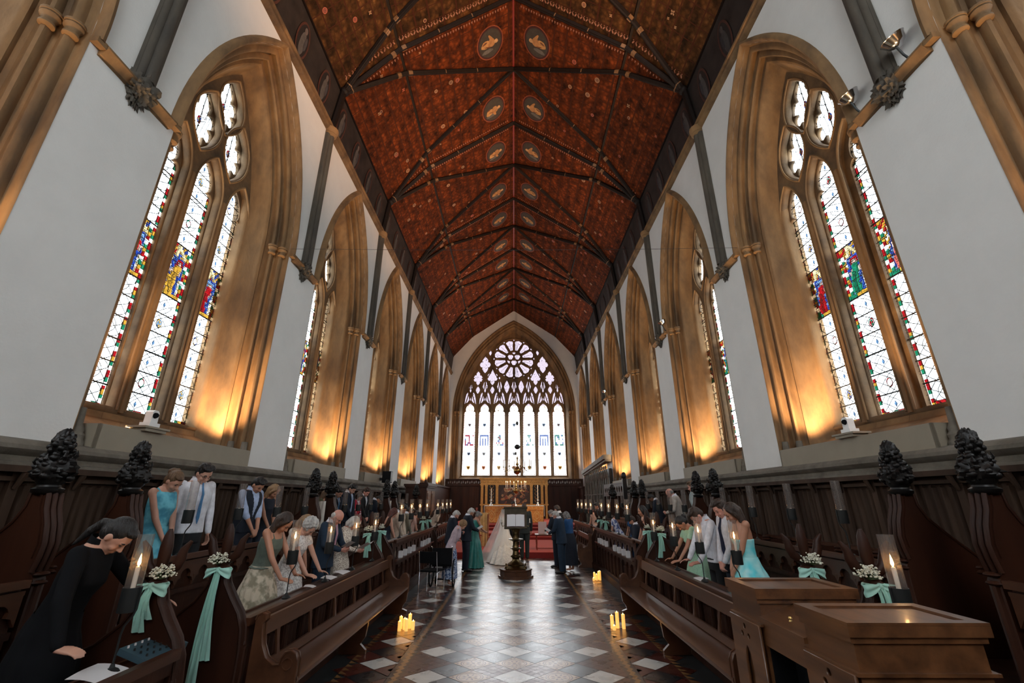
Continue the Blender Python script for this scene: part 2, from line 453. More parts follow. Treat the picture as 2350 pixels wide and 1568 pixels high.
def side_glass(seed, robes, k=0):
    rnd = random.Random(seed)
    g = MB(); L = MB(); D = .92; DL = .905; nrm = (1, 0, 0)
    def q(x0, x1, z0, z1, c, d=D): g.col = c; g.poly([(d, x0, z0), (d, x1, z0), (d, x1, z1), (d, x0, z1)])
    def ln(p, r, wd=.007): L.strip((DL, p[0], p[1]), (DL, r[0], r[1]), wd, nrm)
    def pl(pts, wd=.007):
        for a, b in zip(pts[:-1], pts[1:]): ln(a, b, wd)
    def mosaic(x0, x1, z0, z1, nx, nz, fn):
        G = [[(x0 + (x1 - x0) * (i + (rnd.uniform(-.28, .28) if 0 < i < nx else 0)) / nx, z0 + (z1 - z0) * (j + (rnd.uniform(-.28, .28) if 0 < j < nz else 0)) / nz) for i in range(nx + 1)] for j in range(nz + 1)]
        CC = [[fn((i + .5) / nx, (j + .5) / nz) for i in range(nx)] for j in range(nz)]
        for j in range(nz):
            for i in range(nx):
                p = [G[j][i], G[j][i + 1], G[j + 1][i + 1], G[j + 1][i]]
                kk = rnd.uniform(.7, 1.25); g.col = tuple(v * kk for v in CC[j][i]); g.poly([(D, a, b) for a, b in p])
                if j == 0 or CC[j][i] != CC[j - 1][i]: ln(p[0], p[1], .011)
                elif rnd.random() < .25: ln(p[0], p[1], .008)
                if i == 0 or CC[j][i] != CC[j][i - 1]: ln(p[0], p[3], .011)
                elif rnd.random() < .2: ln(p[0], p[3], .008)
    for li, c in enumerate(LC):
        hw = .335; xi = .245
        secs = [(3.18, 5.22, 6), (6.20, 8.05, 6)]
        rnd2 = random.Random(seed * 9 + li)
        # coloured borders
        z = 3.18; ci = 0; cols = [CR, CWH, CG, CY, CR, CWH, CG, CR]
        while z < 8.02:
            h = rnd2.uniform(.05, .085)
            for sg in (-1, 1):
                cc = cols[(ci + (3 if sg > 0 else 0)) % len(cols)]
                a, b = sorted((c + sg * xi, c + sg * (hw - .025)))
                q(a, b, z, min(z + h, 8.06), cc)
                a, b = sorted((c + sg * (hw - .025), c + sg * (hw + .03)))
                q(a, b, z, min(z + h, 8.06), (.8, .85, .88))
                ln((c + sg * xi, z), (c + sg * (hw), z + rnd2.uniform(-.02, .02)), .006)
            z += h; ci += 1
        for sg in (-1, 1):
            ln((c + sg * xi, 3.18), (c + sg * xi, 8.05), .011); ln((c + sg * (hw - .025), 3.18), (c + sg * (hw - .025), 8.05), .009)
        # bottom border
        for i in range(6):
            x0 = c - xi + i * .49 / 6; q(x0, x0 + .49 / 6, 3.18, 3.25, cols[(i * 3 + li) % 8]); ln((x0, 3.18), (x0, 3.25))
        ln((c - xi, 3.25), (c + xi, 3.25), .008)
        for (za, zb, n) in secs:
            q(c - xi, c + xi, max(za, 3.25), zb, CWH)
            hh = (zb - za) / n
            for j in range(n):
                a = za + hh * j; b = a + hh; mz = (a + b) / 2
                big = (j % 3 == 1)
                # lattice of curved leads
                for u in (-1, 1):
                    for t0 in (-.75, -.25, .25, .75):
                        pts = []
                        for k2 in range(7):
                            v = k2 / 6; x = (t0 + u * (v - .5)) * .49 * 1.0 + .018 * math.sin(v * 9 + t0 * 5)
                            pts.append((c + max(-xi, min(xi, x)), a + hh * v))
                        pl(pts, .0125)
                pl([(c + .15 * math.sin(v * PI) * (-1) ** j, a + hh * v) for v in [i / 6 for i in range(7)]], .0125)
                if big and (za > 6 and j > 4) is False:
                    cc = [(CR, CFL), (CB, CY), (CY, CLB), (CG, CR)][(j + li + seed) % 4]
                    N = 20
                    for k2 in range(N):
                        t0, t1 = 2 * PI * k2 / N, 2 * PI * (k2 + 1) / N
                        P = lambda r, t: (c + .8 * r * math.cos(t), mz + r * math.sin(t))
                        g.col = cc[k2 // 5 % 2]; g.poly([(D - .003,) + P(.052, t0), (D - .003,) + P(.052, t1), (D - .003,) + P(.078, t1), (D - .003,) + P(.078, t0)])
                        if (j + li) % 2: g.col = [cc[1], cc[0]][k2 // 4 % 2]; g.poly([(D - .003, c, mz), (D - .003,) + P(.05, t0), (D - .003,) + P(.05, t1)])
                        ln(P(.082, t0), P(.082, t1), .009); ln(P(.05, t0), P(.05, t1), .006); ln(P(.115, t0), P(.115, t1), .005)
                elif j % 3 != 1:
                    g.col = CLB; g.poly([(D - .003, c, mz - .055), (D - .003, c + .032, mz), (D - .003, c, mz + .055), (D - .003, c - .032, mz)])
                    for p, r in (((0, -.055), (.032, 0)), ((.032, 0), (0, .055)), ((0, .055), (-.032, 0)), ((-.032, 0), (0, -.055))): ln((c + p[0], mz + p[1]), (c + r[0], mz + r[1]), .007)
                if j: ln((c - hw, a), (c + hw, a), .022)
        # figure panel
        robe = robes[li]
        sh = rnd2.uniform(-.06, .06)
        def fn(u, v):
            iu, iv = int(u * 14), int(v * 26)
            if v < .08: return CY if u < .7 else CG
            if u < .13 or u > .87: return [CWH, CR, CY, CG][(iv // 2 + (u > .5) * 2) % 4]
            cu = .5 + sh + .10 * math.sin(v * 7); du = abs(u - cu)
            if v > .78: return CCR if abs(du - (1 - v) * .9) < .09 else (CY if (iu + iv) % 4 < 2 else (CB if u < .5 else CR))
            if v < .60 and du < .15 + .10 * (.6 - v): return robe if du > .05 or v > .45 else tuple(q * .55 for q in robe)
            if .42 < v < .54 and du < .24: return CFL
            if .60 <= v < .70 and du < .085: return CFL
            if .57 < v < .74 and du < .16: return CR if robe != CR else CLB
            if du < .34: return CB if (iu * 3 + iv) % 5 else CLB
            return CWH if (iv + iu) % 3 == 0 else (CCR if u < .5 else CY)
        mosaic(c - xi, c + xi, 5.22, 6.20, 14, 26, fn)
        for zz in (3.25 + .95, 5.22, 6.20, 7.20): ln((c - .36, zz), (c + .36, zz), .028)
        for zz in (5.54, 5.87): ln((c - .36, zz), (c + .36, zz), .012)
    # tracery lights
    for x, z in UN:
        q(x - .39, x + .39, z - .70, z + .70, CWH, D + .004)
        for k2 in range(-3, 4):
            pl([(x - .36 + .72 * v, z + k2 * .2 + .12 * math.sin(v * 7 + k2)) for v in [i / 9 for i in range(10)]], .0125)
            pl([(x + k2 * .11 + .03 * math.sin(v * 9 + k2), z - .66 + 1.32 * v) for v in [i / 9 for i in range(10)]], .0125)
        N = 18
        for k2 in range(N):
            t0, t1 = 2 * PI * k2 / N, 2 * PI * (k2 + 1) / N
            P = lambda r, t: (x + .62 * r * math.cos(t), z + .02 + r * math.sin(t))
            g.col = CR if k2 % 9 < 5 else CB; g.poly([(D - .003,) + P(.05, t0), (D - .003,) + P(.05, t1), (D - .003,) + P(.085, t1), (D - .003,) + P(.085, t0)])
            g.col = CY if k2 % 4 < 2 else CB; g.poly([(D - .003, x, z + .02), (D - .003,) + P(.05, t0), (D - .003,) + P(.05, t1)])
            ln(P(.088, t0), P(.088, t1), .008)
        ln((x, z - .66), (x, z + .66), .022)
    return g.mesh('stained_glass', M_stain), L.mesh('leading', M_lead)
ME_SUR, ME_HOOD, ME_CAP, ME_BAS, ME_SILL = win_surround(), win_hood(), win_capitals(), win_bases(), win_sill()
ME_TR, ME_TC, ME_MU = win_tracery()
GL = [side_glass(1, (CR, CY, CR)), side_glass(2, (T((.9, .2, .15)), CG, CR))]
mbx = MB()
mbx.box(-.12, -.09, -1.56, 1.56, 2.50, 2.80); mbx.box(-.12, .12, -1.56, -1.53, 2.50, 2.80); mbx.box(-.12, .12, 1.53, 1.56, 2.50, 2.80)
ME_BOX = mbx.mesh('sill_board', M_board)
mff = MB(); mff.box(-.03, .03, -.1, .1, 0, .04); mff.box(-.02, .02, -.02, .02, .04, .08)
wn = 0
for s in (-1, 1):
    for i, yc in enumerate(WC):
        wn += 1
        r = struct(empty('window_%d' % wn, (s * W, yc, 0), 0 if s > 0 else PI))
        g, l = GL[0 if s < 0 else 1]
        for me in [ME_SUR, ME_HOOD] + ME_CAP + ME_BAS + [ME_SILL, ME_TR, ME_TC, ME_MU, g, l, ME_BOX]:
            put(me, me.name, r)
        # warm uplighters behind the sill board
        for e in (-1, 1):
            lt = bpy.data.lights.new('sill_uplight', 'SPOT'); lt.energy = 640; lt.color = (1., .64, .33); lt.shadow_soft_size = .06
            lt.spot_size = math.radians(84); lt.spot_blend = 1.
            lo = bpy.data.objects.new('sill_uplight', lt); COL.objects.link(lo)
            lo.location = (s * (W + .12), yc + e * 1.0, 2.70)
            d = Vector((s * .20, e * .16, 1.0)); lo.rotation_euler = d.to_track_quat('-Z', 'Y').to_euler()

# --- string courses, cornices, shafts
def sweep_y(m, prof, y0, y1, s):
    """prof: list of (inward offset, z)"""
    m.loft([[(s * (W - o), y, z) for o, z in prof] for y in (y0, y1)])
tn = 0
for s, nm in ((-1, 'left'), (1, 'right')):
    m = MB(); sweep_y(m, [(-.02, 2.52), (.06, 2.53), (.16, 2.50), (.20, 2.46), (.20, 2.42), (.16, 2.38), (.12, 2.36), (.12, 2.31), (.15, 2.30), (.15, 2.25), (-.02, 2.25)], WEST, EAST, s)
    tn += 1; struct(m.build('trim_%d' % tn, M_stoned, None, 45))
    m = MB(); sweep_y(m, [(-.02, Z_COR - .06), (.07, Z_COR - .05), (.11, Z_COR), (.10, Z_COR + .05), (.15, Z_COR + .07), (.15, Z_COR + .13), (-.02, Z_COR + .14)], WEST, EAST, s)
    tn += 1; struct(m.build('trim_%d' % tn, M_stonem, None, 45))
for s in (-1, 1):
    m = MB()
    for yp in PIER:
        y0, y1 = yp - (BAY / 2 - 1.86), yp + (BAY / 2 - 1.86)
        sweep_y(m, [(-.02, 7.16), (.05, 7.15), (.11, 7.11), (.12, 7.07), (.08, 7.03), (.05, 6.98), (-.02, 6.97)], y0, y1, s)
    tn += 1; struct(m.build('trim_%d' % tn, M_stonem, None, 45))
ms = MB()
for oy, ox, r in ((-.085, .05, .062), (0, .10, .075), (.085, .05, .062)):
    ms.tube([(ox, oy, 7.2), (ox, oy, 11.2)], r, 12)
ms.box(-.03, .06, -.15, .15, 7.2, 11.2)
ME_SH = ms.mesh('shaft', M_shaft, 40)
mc = MB(); mc.lathe([(.10, 11.1), (.17, 11.16), (.15, 11.2), (.2, 11.27), (.2, 11.34), (.12, 11.37)], 14, (.06, 0, 0)); ME_SC = mc.mesh('shaft_cap', M_stonem, 40)
def carved(nm, seed, matl, rx, ry, rz_, amp, zc, n=48, mm=32, freq=9.):
    m = MB(); m.ell((0, 0, 0), (1, 1, 1), n, mm); out = []
    for v in m.v:
        p = Vector(v); a = noise.noise(p * freq * .45 + Vector((seed, 0, 0))); b = noise.noise(p * freq + Vector((0, seed, 0)))
        k = 1 + amp * (abs(a) * 1.3 - .3) + amp * .35 * b
        taper = 1.0 if p.z > 0 else (1 + p.z * .45)
        out.append((p.x * rx * k * taper, p.y * ry * k * taper, zc + p.z * rz_ * k))
    m.v = out; return m.mesh(nm, matl, 35)
for s in (-1, 1):
    for k, yp in enumerate(PIER):
        if yp > EAST - 1: continue
        r = empty('wall_shaft', (s * (W + .0), yp, 0), PI if s > 0 else 0); r['kind'] = 'structure'
        put(ME_SH, 'shaft', r); put(ME_SC, 'shaft_cap', r)
        put(carved('carved_corbel', k * 3.1 + s, M_shaft, .17, .22, .25, .5, 7.05), 'carved_corbel', r)

# --- ceiling
def ceil_mat(name, c1, c2, c3, sc=1.):
    m = bpy.data.materials.new(name); m.use_nodes = True; nt = m.node_tree; L = nt.links.new; b = nt.nodes['Principled BSDF']
    b.inputs['Roughness'].default_value = .85; b.inputs['Specular IOR Level'].default_value = .12
    tcn = nt.nodes.new('ShaderNodeTexCoord'); sp = nt.nodes.new('ShaderNodeSeparateXYZ'); L(tcn.outputs['Object'], sp.inputs[0])
    n1 = nt.nodes.new('ShaderNodeTexNoise'); n1.inputs['Scale'].default_value = 2.6; n1.inputs['Detail'].default_value = 9; n1.inputs['Roughness'].default_value = .72; L(tcn.outputs['Object'], n1.inputs['Vector'])
    r = nt.nodes.new('ShaderNodeValToRGB'); L(n1.outputs[0], r.inputs[0]); e = r.color_ramp.elements
    e[0].position = .36; e[0].color = c2 + (1,); e[1].position = .62; e[1].color = c1 + (1,)
    x = e.new(.74); x.color = c3 + (1,)
    # board joints in Y and rows across
    def saw(src, per, wd):
        a = nt.nodes.new('ShaderNodeMath'); a.operation = 'PINGPONG'; a.inputs[1].default_value = per / 2; L(src, a.inputs[0])
        c = nt.nodes.new('ShaderNodeMath'); c.operation = 'GREATER_THAN'; c.inputs[1].default_value = wd; L(a.outputs[0], c.inputs[0]); return c.outputs[0]
    l1 = saw(sp.outputs['Y'], .40, .012); l2 = saw(sp.outputs['Z'], .26, .014)
    mm = nt.nodes.new('ShaderNodeMath'); mm.operation = 'MULTIPLY'; L(l1, mm.inputs[0]); L(l2, mm.inputs[1])
    wv = nt.nodes.new('ShaderNodeTexVoronoi'); wv.inputs['Scale'].default_value = 7.5; L(tcn.outputs['Object'], wv.inputs['Vector'])
    r2 = nt.nodes.new('ShaderNodeValToRGB'); r2.color_ramp.elements[0].color = (1.25, 1.1, 1, 1); r2.color_ramp.elements[1].color = (.38, .33, .30, 1); r2.color_ramp.elements[1].position = .62; L(wv.outputs['Distance'], r2.inputs[0])
    m1 = nt.nodes.new('ShaderNodeMixRGB'); m1.blend_type = 'MULTIPLY'; m1.inputs[0].default_value = .8; L(r.outputs[0], m1.inputs[1]); L(r2.outputs[0], m1.inputs[2])
    m2 = nt.nodes.new('ShaderNodeMixRGB'); m2.inputs[1].default_value = (.045, .014, .007, 1); L(mm.outputs[0], m2.inputs[0])
    rw = nt.nodes.new('ShaderNodeMath'); rw.operation = 'MULTIPLY'; rw.inputs[1].default_value = 2 * PI / .27; L(sp.outputs['Z'], rw.inputs[0])
    sn = nt.nodes.new('ShaderNodeMath'); sn.operation = 'SINE'; L(rw.outputs[0], sn.inputs[0])
    ma = nt.nodes.new('ShaderNodeMath'); ma.operation = 'MULTIPLY_ADD'; ma.inputs[1].default_value = .2; ma.inputs[2].default_value = .82; L(sn.outputs[0], ma.inputs[0])
    m3 = nt.nodes.new('ShaderNodeMixRGB'); m3.blend_type = 'MULTIPLY'; m3.inputs[0].default_value = .9; L(m1.outputs[0], m3.inputs[1]); L(ma.outputs[0], m3.inputs[2]); L(m3.outputs[0], m2.inputs[2])
    L(m2.outputs[0], b.inputs['Base Color']); MATS[name] = m; return m
M_ceil = ceil_mat('painted_ceiling', (.225, .054, .0145), (.036, .012, .0055), (.34, .13, .034))
M_ceilo = ceil_mat('painted_ceiling_olive', (.13, .060, .020), (.026, .014, .007), (.30, .18, .065))
M_band = mat('dark_painted_band', (.035, .026, .022), .6, col2=(.012, .009, .008), scale=3)
m = MB(); y0, y1 = WEST, EAST
cut = 9.15
for s in (-1, 1):
    pr = [(5.0, Z_COR), (X_PL, Z_PL), (X_KN, Z_KN), (0, Z_RG)]
    for a, b, mi in zip(pr[:-1], pr[1:], (1, 0, 0)):
        for ya, yb, mm_ in ((y0, cut, 2), (cut, y1, 0)):
            m.cur = mi if mi == 1 else mm_
            m.poly([(s * a[0], ya, a[1]), (s * a[0], yb, a[1]), (s * b[0], yb, b[1]), (s * b[0], ya, b[1])])
CEIL = struct(m.build('ceiling', [M_ceil, M_band, M_ceilo]))
def slope_pt(X, off=0.):
    s = 1 if X >= 0 else -1; x = abs(X)
    if x < X_KN: z = Z_RG - (Z_RG - Z_KN) * x / X_KN
    elif x < X_PL: z = Z_KN - (Z_KN - Z_PL) * (x - X_KN) / (X_PL - X_KN)
    else: z = Z_PL - (Z_PL - Z_COR) * (x - X_PL) / (5 - X_PL)
    return z - off
M_rib = mat('dark_painted_rib', (.012, .0065, .0045), .6, var=.4, scale=9, spec=.25)
M_ribg = mat('gilt_rib_band', (.26, .14, .065), .45, metal=.2, var=.5, scale=20)
def rib(pts, r=.075):
    m = MB(); m.cur = 0
    m.tube([(x, y, z - .05) for x, y, z in pts], r, 6); m.tube([(x, y, z - .12) for x, y, z in pts], r * .45, 5)
    m.cur = 1
    P = [Vector((x, y, z - .055)) for x, y, z in pts]
    for (i, t) in ((0, .12), (0, .88), (1, .035), (1, .33), (1, .62)):
        if i < len(P) - 1:
            a = P[i].lerp(P[i + 1], t); d = (P[i + 1] - P[i]).normalized() * (.014 if t not in (.035, .88) else .07)
            m.tube([a - d, a + d], r * 1.14, 6)
    return m
for yp in PIER:
    for s in (-1, 1):
        sp_ = (s * X_PL * .985, yp, Z_PL)
        if yp > EAST - 1:
            ends = [-BAY / 2, 0]
        else: ends = [-BAY / 2, 0, BAY / 2]
        for dy in ends:
            fr = (X_PL - X_KN) / X_PL
            yy = min(yp, EAST - .08)
            mm_ = rib([(s * X_PL * .985, yy, Z_PL), (s * X_KN, yy + dy * fr, Z_KN), (0, yy + dy, Z_RG)])
            adopt(struct(mm_.build('roof_rib', [M_rib, M_ribg], None, 40)), CEIL)
        mm_ = MB(); mm_.tube([(s * 4.93, min(yp, EAST - .1), Z_COR + .1), (s * X_PL * .985, min(yp, EAST - .1), Z_PL)], .09, 8)
        mm_.ell((s * X_PL * .98, min(yp, EAST - .12), Z_PL), (.13, .13, .13), 10, 8)
        adopt(struct(mm_.build('roof_post', M_rib, None, 40)), CEIL)
m = MB()
for X in (-X_KN, X_KN): m.box(X - .035, X + .035, WEST, EAST, slope_pt(X) - .04, slope_pt(X) + .03)
for X in (-X_PL, X_PL): m.box(X - .03, X + .03, WEST, EAST, Z_PL - .03, Z_PL + .04)
adopt(struct(m.build('roof_purlin', M_rib)), CEIL)
m = MB(); m.box(-.03, .03, WEST, EAST, Z_RG - .045, Z_RG + .02)
adopt(struct(m.build('ridge_piece', mat('red_ridge', (.16, .014, .010), .5))), CEIL)
# painted medallions, flowers and borders
def on_slope(X, Y, off=.012):
    s = 1 if X >= 0 else -1; x = abs(X); z = slope_pt(X)
    if x < X_KN: n = Vector((s * -(Z_RG - Z_KN), 0, -X_KN)).normalized(); u = Vector((s * X_KN, 0, -(Z_RG - Z_KN))).normalized()
    elif x < X_PL: n = Vector((s * -(Z_KN - Z_PL), 0, -(X_PL - X_KN))).normalized(); u = Vector((s * (X_PL - X_KN), 0, -(Z_KN - Z_PL))).normalized()
    else: n = Vector((-s, 0, 0)); u = Vector((s * .1, 0, -1)).normalized()
    return Vector((X, Y, z)) + n * off, u
M_med = mat('painted_medallion', attr=True, rough=.6, var=.35, scale=9)
rm = random.Random(3)
def disc(m, X, Y, ru, rv, col, off, n=24, r0=0., rot=0):
    c, u = on_slope(X, Y, off); v = Vector((0, 1, 0)); m.col = col
    def P(r, t): return c + u * (ru * r * math.cos(t)) + v * (rv * r * math.sin(t))
    for i in range(n):
        a, b = 2 * PI * i / n + rot, 2 * PI * (i + 1) / n + rot
        if r0: m.poly([P(r0, a), P(1, a), P(1, b), P(r0, b)])
        else: m.poly([c, P(1, a), P(1, b)])
def blobp(m, X, Y, du, dv, ru, rv, col, off, ang=0):
    c, u = on_slope(X, Y, off); v = Vector((0, 1, 0)); m.col = col; c = c + u * du + v * dv
    ca, sa = math.cos(ang), math.sin(ang); pts = []
    for i in range(12):
        t = 2 * PI * i / 12; a = ru * math.cos(t) * (1 + .15 * math.sin(3 * t)); b = rv * math.sin(t)
        pts.append(c + u * (a * ca - b * sa) + v * (a * sa + b * ca))
    m.poly(pts)
for yp in PIER:
    for dy in (-1.12, 1.12):
        for s in (-1, 1):
            Y = yp + dy
            if Y > EAST - .8 or Y < 0: continue
            m = MB(); X = s * .78
            disc(m, X, Y, .52, .56, (.24, .055, .018), .010, 32)
            disc(m, X, Y, .485, .525, (.05, .012, .01), .013, 32)
            disc(m, X, Y, .43, .47, (.05, .042, .034), .016, 32)
            go = (.50, .27, .10)
            for _ in range(1):
                a = rm.uniform(-.25, .25)
                blobp(m, X, Y, .17, .02 + a * .2, .19, .13, go, .019, .2 + a)
                blobp(m, X, Y, -.05, a * .1, .14, .15, (.40, .2, .08), .021, .1)
                blobp(m, X, Y, -.02, .17 * (1 if a > 0 else -1), .05, .13, (.45, .22, .08), .0215, .6)
                blobp(m, X, Y, -.23, .0, .075, .07, (.55, .33, .16), .022)
                blobp(m, X, Y, .22, -.05, .10, .03, (.16, .06, .03), .023, .3); blobp(m, X, Y, .1, .1, .13, .02, (.18, .07, .03), .023, -.2)
                blobp(m, X, Y, .12, .24, .22, .07, (.13, .12, .11), .018, .1)
            adopt(struct(m.build('painted_medallion', M_med)), CEIL)
m = MB(); mx_ = MB()
for yp in [PIER[0] + BAY / 2 * k for k in range(0, 13)]:
    for s in (-1, 1):
        for X0 in (1.9, 2.7, 3.75, 4.35):
            for q in range(2):
                X = s * (X0 + rm.uniform(-.3, .3)); Y = yp + rm.uniform(.3, 2.2)
                if not (1 < Y < EAST - .5) or abs(abs(X) - X_KN) < .15: continue
                r = rm.uniform(.05, .095); cr = rm.choice([(.45, .25, .13), (.42, .11, .06), (.34, .20, .11)])
                k = rm.random()
                if k < .5:
                    disc(m, X, Y, r, r, cr, .010, 14); disc(m, X, Y, r * .68, r * .68, (.09, .02, .015), .013, 12)
                    if r > .06:
                        for j in range(6): blobp(m, X, Y, r * .38 * math.cos(j * PI / 3), r * .38 * math.sin(j * PI / 3), r * .15, r * .15, cr, .016)
                else:
                    for j in range(4): blobp(m, X, Y, r * .45 * math.cos(j * PI / 2 + .6), r * .45 * math.sin(j * PI / 2 + .6), r * .32, r * .24, cr, .010, j * PI / 2 + .6)
adopt(struct(m.build('painted_flowers', M_med)), CEIL)
for yp in PIER:
    m = MB()
    if yp > EAST - 1 or yp < 0: continue
    for s in (-1, 1):
        for e in (-1, 1):
            X = .25
            while X < X_PL - .15:
                if abs(X - X_KN) > .05:
                    f = 1. if abs(yp - 9.15) < .1 and e < 0 else .5
                    wd = .17 * f
                    blobp(m, s * X, yp + e * (.16 + wd * .5), 0, 0, .022, wd * .32, (.34, .155, .10), .010, .6 * (1 if int(X / .08) % 2 else -1))
                    blobp(m, s * X, yp + e * (.16 + wd * .9), 0, 0, .016, .016, (.30, .12, .08), .012)
                X += .08
    adopt(struct(m.build('painted_border', M_med)), CEIL)
m = MB()
for k in range(26):
    for s in (-1, 1):
        Y = .8 + k * 1.2125 + .3
        if Y > EAST - .6 or min(abs(Y - p) for p in PIER) < .35: continue
        c = Vector((s * 4.9, Y, 12.0)); g = rm.uniform(.05, .12)
        for (rz_, ry, dz, dy, cc) in ((.52, .26, 0, 0, (.085, .03, .02)), (.46, .21, 0, 0, (.02, .016, .015)), (.34, .11, -.08, 0, (g, g * .9, g * .85)), (.09, .06, .30, 0, (g * 1.4, g * 1.1, g)), (.2, .05, .0, .1, (g * .6, g * .55, g * .6))):
            m.col = cc; off = .012 + .003 * len(m.f) % .02 if False else .012 + .004 * [.52, .46, .34, .09, .2].index(rz_)
            m.poly([(s * (4.99 - (0.15 * ((c.z + dz + rz_ * math.sin(t)) - Z_COR) / (Z_PL - Z_COR)) - off), Y + dy + ry * math.cos(t), c.z + dz + rz_ * math.sin(t)) for t in [2 * PI * i / 20 for i in range(20)]])
adopt(struct(m.build('painted_saints', M_med)), CEIL)

# --- east wall with the great window
AE, CE, ZE = 3.97, 3.71, 8.3
EO = 4.72
def east_prof():
    m = MB(); rings = []
    for a, d in [(EO + .05, .14), (EO + .02, 0), (EO - .02, -.07), (EO - .08, -.08), (EO - .12, -.02), (EO - .15, .03), (EO - .20, .05), (EO - .24, -.01), (EO - .30, 0), (EO - .34, .08), (EO - .40, .12), (EO - .44, .06), (EO - .50, .08), (EO - .54, .18), (EO - .62, .3), (AE + .06, .52), (AE, .62), (AE, .9)]:
        rings.append([(x, EAST + d, z) for x, z in arch(a, CE, ZE, 3.25, 26)])
    m.loft(rings, closed=False, caps=False)
    return m
ew = [(-5, 0), (5, 0), (5, Z_COR), (X_PL, Z_PL), (X_KN, Z_KN), (0, Z_RG + .1), (-X_KN, Z_KN), (-X_PL, Z_PL), (-5, Z_COR)]
WEo = struct(curve_plate('wall_east', ew, [arch(EO, CE, ZE, 3.3, 26)], .14, 0, lambda a, b, c: (a, EAST + .07 + c, b), M_plaster))
WE = struct(empty('window_east', (0, 0, 0))); WE.name = 'window_%d' % (wn + 1)
east_prof().build('surround', M_stonem, WE, 50)
m = MB()
m.poly([(-EO, EAST - .0, 3.28), (EO, EAST - .0, 3.28), (AE, EAST + .6, 3.56), (-AE, EAST + .6, 3.56)]); m.box(-AE, AE, EAST + .55, EAST + .8, 3.4, 3.62)
m.build('sill', M_stone, WE)
for sg in (-1, 1):
    m = MB()
    for a, d in ((4.5, 0), (4.25, .08)): m.lathe([(.06, -.3), (.08, -.26), (.06, -.22), (.07, -.1), (.13, 0), (.13, .06), (.1, .1)], 12, (sg * a, EAST + d, ZE))
    m.build('capital', M_stonem, WE, 40)
EP = lambda a, b, c: (a, EAST + .66 + c, b)
XL = [(k - 3) * 1.15 for k in range(7)]
holes1, holes2 = [], []
for x in XL:
    holes1.append(trefoil_head(x, .50, 3.62, 8.25, 9.15, 0))
    holes2.append(trefoil_head(x, .47, 3.64, 8.28, 9.08, .38))
    # paired daggers above each light + spire
    for sg in (-1, 1):
        holes2.append([(x + sg * a, b) for a, b in ((.08, 9.34), (.22, 9.14), (.46, 9.0), (.43, 9.42), (.34, 9.82), (.22, 10.0), (.14, 9.7))])
    holes2.append([(x + a, b) for a, b in ((0, 9.60), (-.055, 9.40), (0, 9.24), (.055, 9.40))])
    if abs(x) < 3.4: holes2.append(leaf(x, 10.45, .20, .52, .12, 24, 2))
    if abs(x) > 3.4: holes2.append(leaf(x, 10.35, .14, .42, .15, 24, 2))
for k in range(6):
    x = (k - 2.5) * 1.15
    if abs(x) > 1.:
        holes2.append(leaf(x, 10.16, .17, .33, 0, 20)); holes2.append(leaf(x, 11.22 if abs(x) < 2.5 else 11.12, .44 if abs(x) < 2.5 else .40, .68 if abs(x) < 2.5 else .60, .30, 48, 3))
    else: holes2.append(leaf(x, 10.42, .23, .55, .12, 24, 2))
for sg in (-1, 1):
    holes2.append(leaf(sg * 2.33, 12.26, .44, .73, .28, 48, 2))
    holes2.append(leaf(sg * 1.93, 13.28, .12, .26, 0, 16))
    holes2.append(leaf(sg * 1.17, 11.14, .08, .13, 0, 12))
RC = 12.76; RR = 1.72
for k in range(12):
    t = PI / 12 + k * PI / 6 + PI / 12 * 0
    pts = []
    for r, dt in ((q_[0], q_[1] * 1.12) for q_ in ((.72, -.12), (.95, -.15), (1.2, -.16), (1.42, -.19), (1.55, -.155), (1.58, -.08), (1.62, 0), (1.58, .08), (1.55, .155), (1.42, .19), (1.2, .16), (.95, .15), (.72, .12))):
        pts.append((r * math.cos(t + dt), RC + r * math.sin(t + dt)))
    holes2.append(pts)
for k in range(12):
    t = k * PI / 6
    holes2.append([((1.60 + dr) * math.cos(t + dt), RC + (1.60 + dr) * math.sin(t + dt)) for dr, dt in ((-.06, 0), (.06, -.075), (.09, 0), (.06, .075))])
for k in range(3):
    t = -PI / 2 + k * 2 * PI / 3
    cx, cz = .32 * math.cos(t), RC + .32 * math.sin(t)
    holes2.append([(cx + .24 * (1 - .3 * (1 - abs(math.cos(1.5 * (u - t))) ** .5)) * math.cos(u), cz + .24 * (1 - .3 * (1 - abs(math.cos(1.5 * (u - t))) ** .5)) * math.sin(u)) for u in [2 * PI * i / 30 for i in range(30)]])
    t2 = t + PI / 3
    holes2.append([(r * math.cos(t2 + dt), RC + r * math.sin(t2 + dt)) for r, dt in ((.36, 0), (.56, -.35), (.60, 0), (.56, .35))])
curve_plate('tracery', arch(AE + .02, CE, ZE, 3.6, 26), holes2, .16, .007, EP, M_stonem, WE)
m = MB()
for k in range(6):
    x = (k - 2.5) * 1.15; y = EAST + .56
    m.loft([[(x - .03, y - .08, z), (x + .03, y - .08, z), (x + .075, y + .04, z), (x - .075, y + .04, z)] for z in (3.6, 8.5)])
m.build('mullion', M_stonem, WE)
